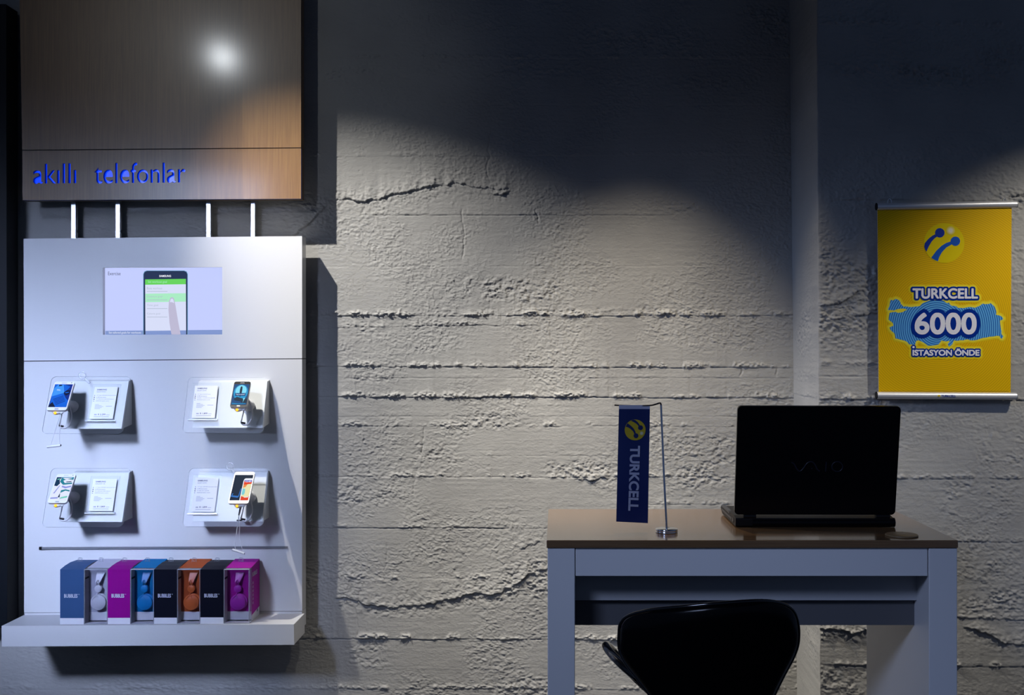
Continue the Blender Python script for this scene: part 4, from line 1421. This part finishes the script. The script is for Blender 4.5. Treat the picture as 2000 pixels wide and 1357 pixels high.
def pruns(loops, k, m, rad, step=0.32):
    for xa, ya, xb, yb in raster_runs(loops, rad, step):
        b.quad(Pp(xa, yb, k), Pp(xb, yb, k), Pp(xb, ya, k), Pp(xa, ya, k), m)


T1 = text_loops('TURKCELL', 1783, 563.5, 1909, 582.5)
T2 = text_loops('ISTASYON ÖNDE', 1783, 681.0, 1912.5, 694)
ia = min(q_[0] for l in T2 for q_ in l)
T2.append([(ia + 1.2 + 1.6 * math.cos(t_), 677.8 + 1.5 * math.sin(t_)) for t_ in [2 * math.pi * k / 16 for k in range(16)]])
T3 = text_loops('6000', 1788, 612, 1906, 651.5)
for loops, gl in ((T1, 6.6), (T2, 5.4)):
    pruns(loops, 1, p_glow2, gl + 2.2, 0.5)
    pruns(loops, 2, p_glow, gl, 0.5)
pruns([MAP], 0, p_glow2, 6.0, 0.5)
pruns([MAP], 1.6, p_glow, 3.6, 0.5)
pruns([MAPJ], 3, blue_map, 0.0)
for loops, ob, wt in ((T1, 4.4, 1.0), (T2, 3.4, 0.8)):
    pruns(loops, 6, p_blue, ob)
    pruns(loops, 9, p_white, wt)
pruns(T3, 7, p_blue, 9.0)
pruns(T3, 9, p_white, 1.9)


def emblem(b, pos, yellow, blues, lights, depth):
    """The ball with two feelers; pos(ex, ey, layer) maps the unit disc (ey down)."""
    b.poly([pos(math.cos(2 * math.pi * k / 48), math.sin(2 * math.pi * k / 48), 0) for k in range(48)], yellow)
    S = lambda pts: [((x - 1012) / 243.0, (y - 647) / 243.0) for x, y in pts]
    stem1 = S([(925, 532), (870, 558), (820, 600), (780, 650), (774, 690), (786, 730), (802, 752), (812, 722), (830, 685), (862, 630), (900, 588), (932, 566)])
    stem2 = S([(1102, 626), (1040, 645), (980, 682), (920, 740), (858, 826), (880, 842), (905, 855), (938, 868), (952, 820), (985, 760), (1040, 700), (1112, 660)])
    for st, (cx, cy), bl in ((stem1, (960, 523), blues[0]), (stem2, (1147, 625), blues[1])):
        b.poly([pos(x, y, 1) for x, y in st], bl)
        c = S([(cx, cy)])[0]
        b.poly([pos(c[0] + .235 * math.cos(2 * math.pi * k / 30), c[1] + .235 * math.sin(2 * math.pi * k / 30), 1.3) for k in range(30)], bl)
    for k, (r, m_) in enumerate(zip((.21, .15, .10), lights)):
        c = S([(1090, 495)])[0]
        b.poly([pos(c[0] + r * math.cos(2 * math.pi * j / 26), c[1] + r * math.sin(2 * math.pi * j / 26), 1.6 + .3 * k) for j in range(26)], m_)


emblem(b, lambda x, y, n: W(1844 + 39.6 * x, 474.5 + 39 * y, YP - .0006 - .0003 * n), p_ball, (p_ball_blue, p_ball_blue2), p_fl, 0)
obj('printed_sheet', b, poster)
rail_white = mat('satin_aluminium', (0.78, 0.78, 0.79), 0.34, 0.45)
for nm, pa, pb, lab in (('top_rail', (1712.5, 403.5), (1984.5, 399), None), ('bottom_rail', (1712.5, 772), (1983.5, 773.5), None)):
    b = MB()
    A, B = W(*pa, YP), W(*pb, YP)
    r_ = 6.9 * DP / FPX
    b.tube([A, B], r_, rail_white, 28)
    if nm == 'bottom_rail':
        fb_ = frame_px(1712, 780, 1984, 766, YP - r_ - .0003)
        fb_ = Frame(W(1712, 780, YP - r_ - .0003), W(1984, 780, YP - r_ - .0003) - W(1712, 780, YP - r_ - .0003), Vector((0, 0, .02)))
        text_box(b, fb_, 'TURKCELL', 1838.5, 770.8, 1867, 775.4, 0, p_blue, .03)
        b.poly([fb_.px(1834 + 2.6 * math.cos(2 * math.pi * k / 16), 773 + 2.4 * math.sin(2 * math.pi * k / 16), 0) for k in range(16)], p_ball)
        b.poly([fb_.px(x, y, .0002) for x, y in ((1832.5, 775), (1834.5, 772.4), (1835.2, 772.8), (1833.5, 775.3))], p_blue)
    rl = obj(nm, b, poster)
    ax = (B - A).normalized()
    for q, sgn in ((A, -1), (B, 1)):
        b = MB()
        b.tube([q + ax * sgn * .0002, q + ax * sgn * .003], r_ * 1.03, M['black_matte'] if q is A else M['grey_plastic'], 28)
        obj('end_cap', b, rl, label='dark plastic end cap')
for hx in (1737.5, 1962.5):
    b = MB()
    b.tube(smooth_path([W(hx - 4, 398, YP + .006), W(hx - 3, 391, YP + .01), W(hx, 388, YP + .016), W(hx + 3, 391, YP + .01), W(hx + 4, 398, YP + .006)], 6), .0014, M['film_edge'], 8)
    b.tube([W(hx, 388.5, YP + .014), W(hx, 388.5, YR + .002)], .0012, M['steel'], 8)
    obj('hook', b, poster, label='small clear hook')

# ------------------------------------------------------------------ desk
YDF, YDB = -1.275, -0.748
ZT = CAM_Z - 365 * (YDF - CAM_Y) / FPX
sx = lambda px_: (px_ - VPX) * (YDF - CAM_Y) / FPX
sz = lambda py_: CAM_Z - (py_ - VPY) * (YDF - CAM_Y) / FPX
desk = thing('counter_desk', 'tall white desk with a dark walnut top standing before the concrete wall', 'desk', (sx(1470), (YDF + YDB) / 2, 0))
b = MB()
b.box(sx(1067.5), sx(1871.5), YDF, YDB, sz(1070), ZT, M['desk_wood'])
obj('desk_top', b, desk, bevel=0.0015)
zu = sz(1070.4)
for xa, xb in ((1069.5, 1123), (1815.5, 1871)):
    b = MB()
    b.box(sx(xa), sx(xb), YDF + .004, YDB + .01, 0.0, zu, M['lacquer_dull'])
    obj('leg_panel', b, desk, bevel=0.002)
b = MB()
b.box(sx(1124.2), sx(1813.5), YDF + .007, YDF + .03, sz(1126), zu, M['lacquer_dull'])
obj('apron', b, desk, bevel=0.0012)
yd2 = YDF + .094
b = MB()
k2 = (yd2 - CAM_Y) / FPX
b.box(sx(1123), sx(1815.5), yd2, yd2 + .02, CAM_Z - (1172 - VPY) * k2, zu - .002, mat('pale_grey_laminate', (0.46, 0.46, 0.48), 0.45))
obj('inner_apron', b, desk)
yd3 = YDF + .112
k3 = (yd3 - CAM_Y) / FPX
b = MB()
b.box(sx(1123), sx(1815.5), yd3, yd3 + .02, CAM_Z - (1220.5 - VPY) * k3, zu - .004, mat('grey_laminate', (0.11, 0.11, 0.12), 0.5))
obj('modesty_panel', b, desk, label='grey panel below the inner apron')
gy = -1.209
g = W(1761, 1046.5, gy)
b = MB()
b.lathe((g.x, gy, ZT), (0, 0, 1), [(.039, 0), (.0402, .0012), (.0402, .003), (.038, .0042), (.002, .0046)], wood_mat('beech_cap', (0.16, 0.105, 0.055), (0.22, 0.15, 0.08), 0, 0.4), 48)
obj('cable_grommet', b, desk, label='light brown round cable cap')

# ------------------------------------------------------------------ laptop
YL = -1.085
ZL = ZT
lap = thing('laptop', 'open black laptop seen from behind on the right part of the desk', 'laptop', (W(1592, 1020, YL).x, YL + .1, ZL))
O = W(1434.5, 1005, YL)
fl = Frame(O, W(1748.5, 1005.5, YL) - O, W(1441, 793, YL - .045) - O)
b = MB()
loop = rrect(0, 0, fl.w, fl.h, .011, 6)
b.slab(fl, loop, -.011, -.001, M['black_gloss'], M['black_gloss'])
loop2 = rrect(.003, .003, fl.w - .003, fl.h - .003, .010, 6)
b.slab(fl, loop2, -.001, .0, M['black_gloss'], M['black_gloss'])
lid = obj('lid', b, lap, bevel=0.002, seg=3)
b = MB()
b.slab(fl, rrect(.014, .016, fl.w - .014, fl.h - .014, .002, 2), -.0116, -.011, mat('dark_display_glass', (0.004, 0.004, 0.005), 0.2), M['black_matte'])
obj('display_panel', b, lid)
logo_m = mat('dull_blue_logo', (0.012, 0.014, 0.030), 0.35, 0.3)
b = MB()
lp = lambda x, y: fl.px(x, y, .0006)
wave = smooth_path([lp(1546, 903), lp(1551, 906), lp(1556, 915), lp(1561, 920), lp(1567, 917), lp(1576, 905), lp(1584, 901.5), lp(1591, 906), lp(1596, 916), lp(1601, 920.5)], 6)
b.tube(wave, .0016, logo_m, 8)
b.tube([lp(1585.6, 913.6), lp(1585.6, 915.6)], .0016, logo_m, 8)
b.tube([lp(1614, 902), lp(1612.5, 920.5)], .0014, logo_m, 8)
b.tube([lp(1635.3 + 10.5 * math.cos(2 * math.pi * k / 36), 911.2 + 9.6 * math.sin(2 * math.pi * k / 36)) for k in range(37)], .0014, logo_m, 8, caps=False)
obj('logo', b, lid, label='dull blue curved lettering')
b = MB()
bx0, bx1 = W(1437, 1010, YL).x, W(1746, 1010, YL).x
yfar = YL + .262
sec = [(YL + .004, ZL + .003), (YL + .002, ZL + .024), (YL + .03, ZL + .0285), (yfar - .01, ZL + .022), (yfar, ZL + .016), (yfar - .03, ZL + .003)]
b.loft([Vector((bx1, y, z)) for y, z in sec], [Vector((bx0, y, z)) for y, z in sec], M['black_matte'])
base = obj('base', b, lap, bevel=0.0025)
b = MB()
silver = mat('silver_edge_plastic', (0.035, 0.037, 0.045), 0.4)
b.box(bx0 - .0012, bx0 - .0001, YL + .06, yfar - .03, ZL + .0115, ZL + .0175, silver)
b.box(bx0 - .0014, bx0 - .0001, YL + .03, YL + .05, ZL + .010, ZL + .020, M['dark_metal'])
b.box(bx0 - .0010, bx0 + .010, YL + .10, yfar - .02, ZL + .0225, ZL + .0255, silver)
obj('side_trim', b, base, label='greyish edge with ports')
b = MB()
b.box(bx0 + .03, bx1 - .03, YL + .06, YL + .16, ZL + .0262, ZL + .0282, M['black_matte'])
obj('keyboard', b, base)
for xa, xb in ((1452, 1476), (1710, 1737)):
    b = MB()
    b.tube([W(xa, 1008, YL + .008), W(xb, 1008, YL + .008)], .0075, M['black_matte'], 16)
    obj('hinge', b, lap)
b = MB()
b.tube([Vector((W(1470, 1018, YL).x, YL + .010, ZL + .0125)), Vector((W(1749, 1018, YL).x, YL + .010, ZL + .0125))], .0122, M['black_gloss'], 22)
b.tube([Vector((W(1749, 1018, YL).x, YL + .010, ZL + .0125)), Vector((W(1750.5, 1018, YL).x, YL + .010, ZL + .0125))], .006, M['dark_metal'], 16)
obj('battery', b, lap)
for xx in (bx0 + .02, bx1 - .03):
    for yy in (YL + .03, yfar - .05):
        b = MB()
        b.lathe((xx, yy, ZL + .0001), (0, 0, 1), [(.006, 0), (.006, .0035)], M['black_matte'], 12)
        obj('foot', b, lap)

# ------------------------------------------------------------------ table flag
YG = -1.16
flag = thing('table_flag', 'dark blue table flag with yellow ball emblem on a chrome stand beside the laptop', 'flag', (W(1302, 1038, YG).x, YG, ZT))
fx = W(1302, 1038, YG).x
b = MB()
b.lathe((fx, YG, ZT), (0, 0, 1), [(.0275, 0), (.0285, .001), (.0285, .004), (.0278, .0046), (.0285, .0052), (.0285, .0092), (.0275, .0102), (.003, .0104)], M['chrome'], 64)
obj('base', b, flag)
pt = W(1291, 791, YG)
b = MB()
b.tube([(fx, YG, ZT + .009), ((fx + pt.x) / 2 - .0004, YG, (ZT + pt.z) / 2), pt], .0028, M['chrome'], 12)
obj('pole', b, flag)
b = MB()
b.tube(smooth_path([pt, W(1290.5, 788, YG), W(1288, 787, YG), W(1280, 789.5, YG), W(1270, 791.5, YG), W(1240, 792.5, YG), W(1200, 791, YG)], 6), .0021, M['dark_metal'], 10)
obj('crossbar', b, flag)
cloth_m = mat('dark_blue_satin', (0.004, 0.014, 0.095), 0.42)
sleeve_m = mat('pale_cloth', (0.42, 0.43, 0.55), 0.7)


def cloth(u, v, n=0.0):
    """u across, v down the flag; a gentle lengthwise wave."""
    xl, xr = 1209 + (1203.5 - 1209) * v, 1269.5 + (1265.5 - 1269.5) * v
    yt, yb = 791 - 0 * u, 1018.5 + 3 * u
    y = YG - .004 + .004 * math.sin(v * 7 + .6) * v - .003 * math.cos(u * 3.1)
    return W(xl + (xr - xl) * u, yt + (yb - yt) * v, y - n)


b = MB()
nu, nv = 12, 60
for sgn, off in ((1, 0.0), (-1, -.0008)):
    vs = [cloth(i / nu, j / nv, off) for j in range(nv + 1) for i in range(nu + 1)]
    q = [(j * (nu + 1) + i, (j + 1) * (nu + 1) + i, (j + 1) * (nu + 1) + i + 1, j * (nu + 1) + i + 1) for j in range(nv) for i in range(nu)]
    head = [f for k, f in enumerate(q) if k < nu * 2]
    body_ = [f for k, f in enumerate(q) if k >= nu * 2]
    fl_ = (lambda f: f) if sgn > 0 else (lambda f: tuple(reversed(f)))
    b.add(vs, [fl_(f) for f in body_], cloth_m, True)
    b.add(vs, [fl_(f) for f in head], sleeve_m, True)
obj('cloth', b, flag)
b = MB()
vs, fs = text_mesh('TURKCELL', .035, 4)
tx0, tx1 = min(v[0] for v in vs), max(v[0] for v in vs)
ty0, ty1 = min(v[1] for v in vs), max(v[1] for v in vs)
v_a, v_b = (870 - 791) / 228.5, (997 - 791) / 228.5
f_ink, f_yel = mat('flag_white_print', (0.36, 0.38, 0.52), 0.6), mat('flag_yellow_print', (0.46, 0.34, 0.01), 0.6)
b.add([cloth(.385 + .325 * (y - ty0) / (ty1 - ty0) - .02 * (x - tx0) / (tx1 - tx0), v_a + (v_b - v_a) * (x - tx0) / (tx1 - tx0), .0012) for x, y in vs], fs, f_ink)
emblem(b, lambda x, y, n: cloth((1240.5 - 1208 + 20.3 * (-y)) / 60.5, (839.3 - 791 + 20.3 * x) / 228.5, .0010 + .0004 * n), f_yel, (cloth_m, cloth_m), (mat('flag_ball_light', (0.50, 0.42, 0.10), 0.6), mat('flag_ball_light2', (0.52, 0.48, 0.25), 0.6), mat('flag_ball_light3', (0.55, 0.54, 0.42), 0.6)), 0)
obj('print', b, flag, label='yellow ball emblem and pale lettering reading downwards')

# ------------------------------------------------------------------ bar stool
YC = -1.665
stool = thing('bar_stool', 'black shell bar stool with a rounded glossy back in front of the desk', 'stool', (0.30, -1.46, 0))
OUT = [(1210, 1240), (1211.5, 1224), (1219, 1211), (1234, 1202.5), (1260, 1195.5), (1290, 1191), (1340, 1186.5), (1400, 1181), (1450, 1177), (1490, 1175.5), (1520, 1178.5), (1542, 1187), (1554, 1200), (1560, 1220), (1561.5, 1242), (1559, 1264),
       (1550, 1288), (1534, 1318), (1517, 1352), (1500, 1388), (1478, 1418), (1440, 1440), (1385, 1446), (1335, 1436), (1302, 1408), (1272, 1362), (1246, 1327), (1225, 1300), (1213, 1278), (1209.5, 1258)]
OUTS = []
nO = len(OUT)
for k in range(nO):
    p0, p1, p2, p3 = (Vector((*OUT[(k + j) % nO], 0)) for j in (-1, 0, 1, 2))
    for t in (0, .25, .5, .75):
        q = 0.5 * ((2 * p1) + (p2 - p0) * t + (2 * p0 - 5 * p1 + 4 * p2 - p3) * t * t + (3 * p1 - p0 - 3 * p2 + p3) * t ** 3)
        OUTS.append((q.x, q.y))
ccx, ccy = 1386.0, 1300.0


def back_depth(x, y):
    s = (x - ccx) / 176.0
    t = (1446 - y) / 270.0                      # 0 at the seat, 1 at the top
    return YC + .070 * s * s - .05 * t + .03 * (x < 0) - .035 * s * t


b = MB()
rings = 12
N = len(OUTS)


def shell_ring(k, dy, grow_=1.0):
    f = grow_ * k / rings
    out_ = []
    for x, y in OUTS:
        X_, Y_ = ccx + (x - ccx) * f, ccy + (y - ccy) * f
        dep = back_depth(X_, Y_) + .012 * (k / rings) ** 6
        out_.append(W(X_, Y_, dep) + Vector((0, dy, 0)))
    return out_


vs = [W(ccx, ccy, back_depth(ccx, ccy))]
for k in range(1, rings + 1):
    vs += shell_ring(k, 0.0, 0.985 if k == rings else 1.0 if k < rings else 1)
vs += shell_ring(rings, .010, 1.0)
vs += shell_ring(rings, .020, .985)
for k in range(rings - 1, 0, -1):
    vs += shell_ring(k, .026)
vs.append(W(ccx, ccy, back_depth(ccx, ccy)) + Vector((0, .026, 0)))
NR = 2 * rings + 1
fs = [(0, 1 + (i + 1) % N, 1 + i) for i in range(N)]
for k in range(NR - 1):
    a, c = 1 + k * N, 1 + (k + 1) * N
    fs += [(a + i, a + (i + 1) % N, c + (i + 1) % N, c + i) for i in range(N)]
e = len(vs) - 1
a = 1 + (NR - 1) * N
fs += [(e, a + i, a + (i + 1) % N) for i in range(N)]
b.add(vs, fs, M['black_shell'], True)
obj('backrest', b, stool)
b = MB()
rim = [p + Vector((0, .010, 0)) for p in shell_ring(rings, 0.0, 1.0)]
b.tube(rim + [rim[0]], .0042, mat('black_polished_edge', (0.004, 0.004, 0.005), 0.12, spec=0.7), 10, caps=False)
obj('rim', b, stool, label='polished black rim')
# seat: a dished shell with raised side wings
b = MB()
ns, ntt = 32, 18
xc = 0.284


def seat_pt(s, t, dz=0.0):
    w = .192 * (1 - .30 * t ** 2.2 - .34 * (1 - t) ** 3)
    y = -1.572 + .33 * t
    rise = .124 * (0.55 + 0.45 * math.sin(math.pi * min(t * .75 + .1, 1)))
    z = .600 + rise * abs(s) ** 1.7 + .02 * (1 - t) ** 2 - .02 * t ** 3
    return Vector((xc + s * w - .03 * (t - .5), y, z + dz))


top = [seat_pt(-1 + 2 * i / ns, j / ntt) for j in range(ntt + 1) for i in range(ns + 1)]
bot = [seat_pt(-1 + 2 * i / ns, j / ntt, -.016) for j in range(ntt + 1) for i in range(ns + 1)]
q = [(j * (ns + 1) + i, j * (ns + 1) + i + 1, (j + 1) * (ns + 1) + i + 1, (j + 1) * (ns + 1) + i) for j in range(ntt) for i in range(ns)]
seat_m = mat('black_gloss_seat', (0.003, 0.003, 0.004), 0.6, spec=0.04)
b.add(top, q, seat_m, True)
b.add(bot, [tuple(reversed(f)) for f in q], seat_m, True)
edge = [j * (ns + 1) for j in range(ntt + 1)] + [ntt * (ns + 1) + i for i in range(1, ns + 1)] + [j * (ns + 1) + ns for j in range(ntt - 1, -1, -1)] + [i for i in range(ns - 1, 0, -1)]
ep = [(top[k] + bot[k]) / 2 for k in edge]
obj('seat', b, stool)
b = MB()
b.tube(ep + [ep[0]], .0095, mat('black_polished_lip', (0.003, 0.003, 0.004), 0.14, spec=0.5), 12, caps=False)
obj('seat_edge', b, stool, label='polished black seat edge')
b = MB()
b.lathe((.30, -1.46, 0), (0, 0, 1), [(.21, 0), (.21, .006), (.17, .014), (.06, .022), (.035, .04), (.032, .30), (.025, .31), (.025, .55), (.06, .572), (.06, .585)], M['chrome'], 40)
obj('pedestal', b, stool, label='chrome pedestal')
b = MB()
b.tube([(.30 + .15 * math.cos(a_), -1.46 + .15 * math.sin(a_), .24) for a_ in [2 * math.pi * k / 40 for k in range(41)]], .009, M['chrome'], 10, caps=False)
for a_ in (0.5, 2.6, 4.7):
    b.tube([(.30, -1.46, .24), (.30 + .15 * math.cos(a_), -1.46 + .15 * math.sin(a_), .24)], .007, M['chrome'], 8)
obj('foot_ring', b, stool, label='chrome foot ring')
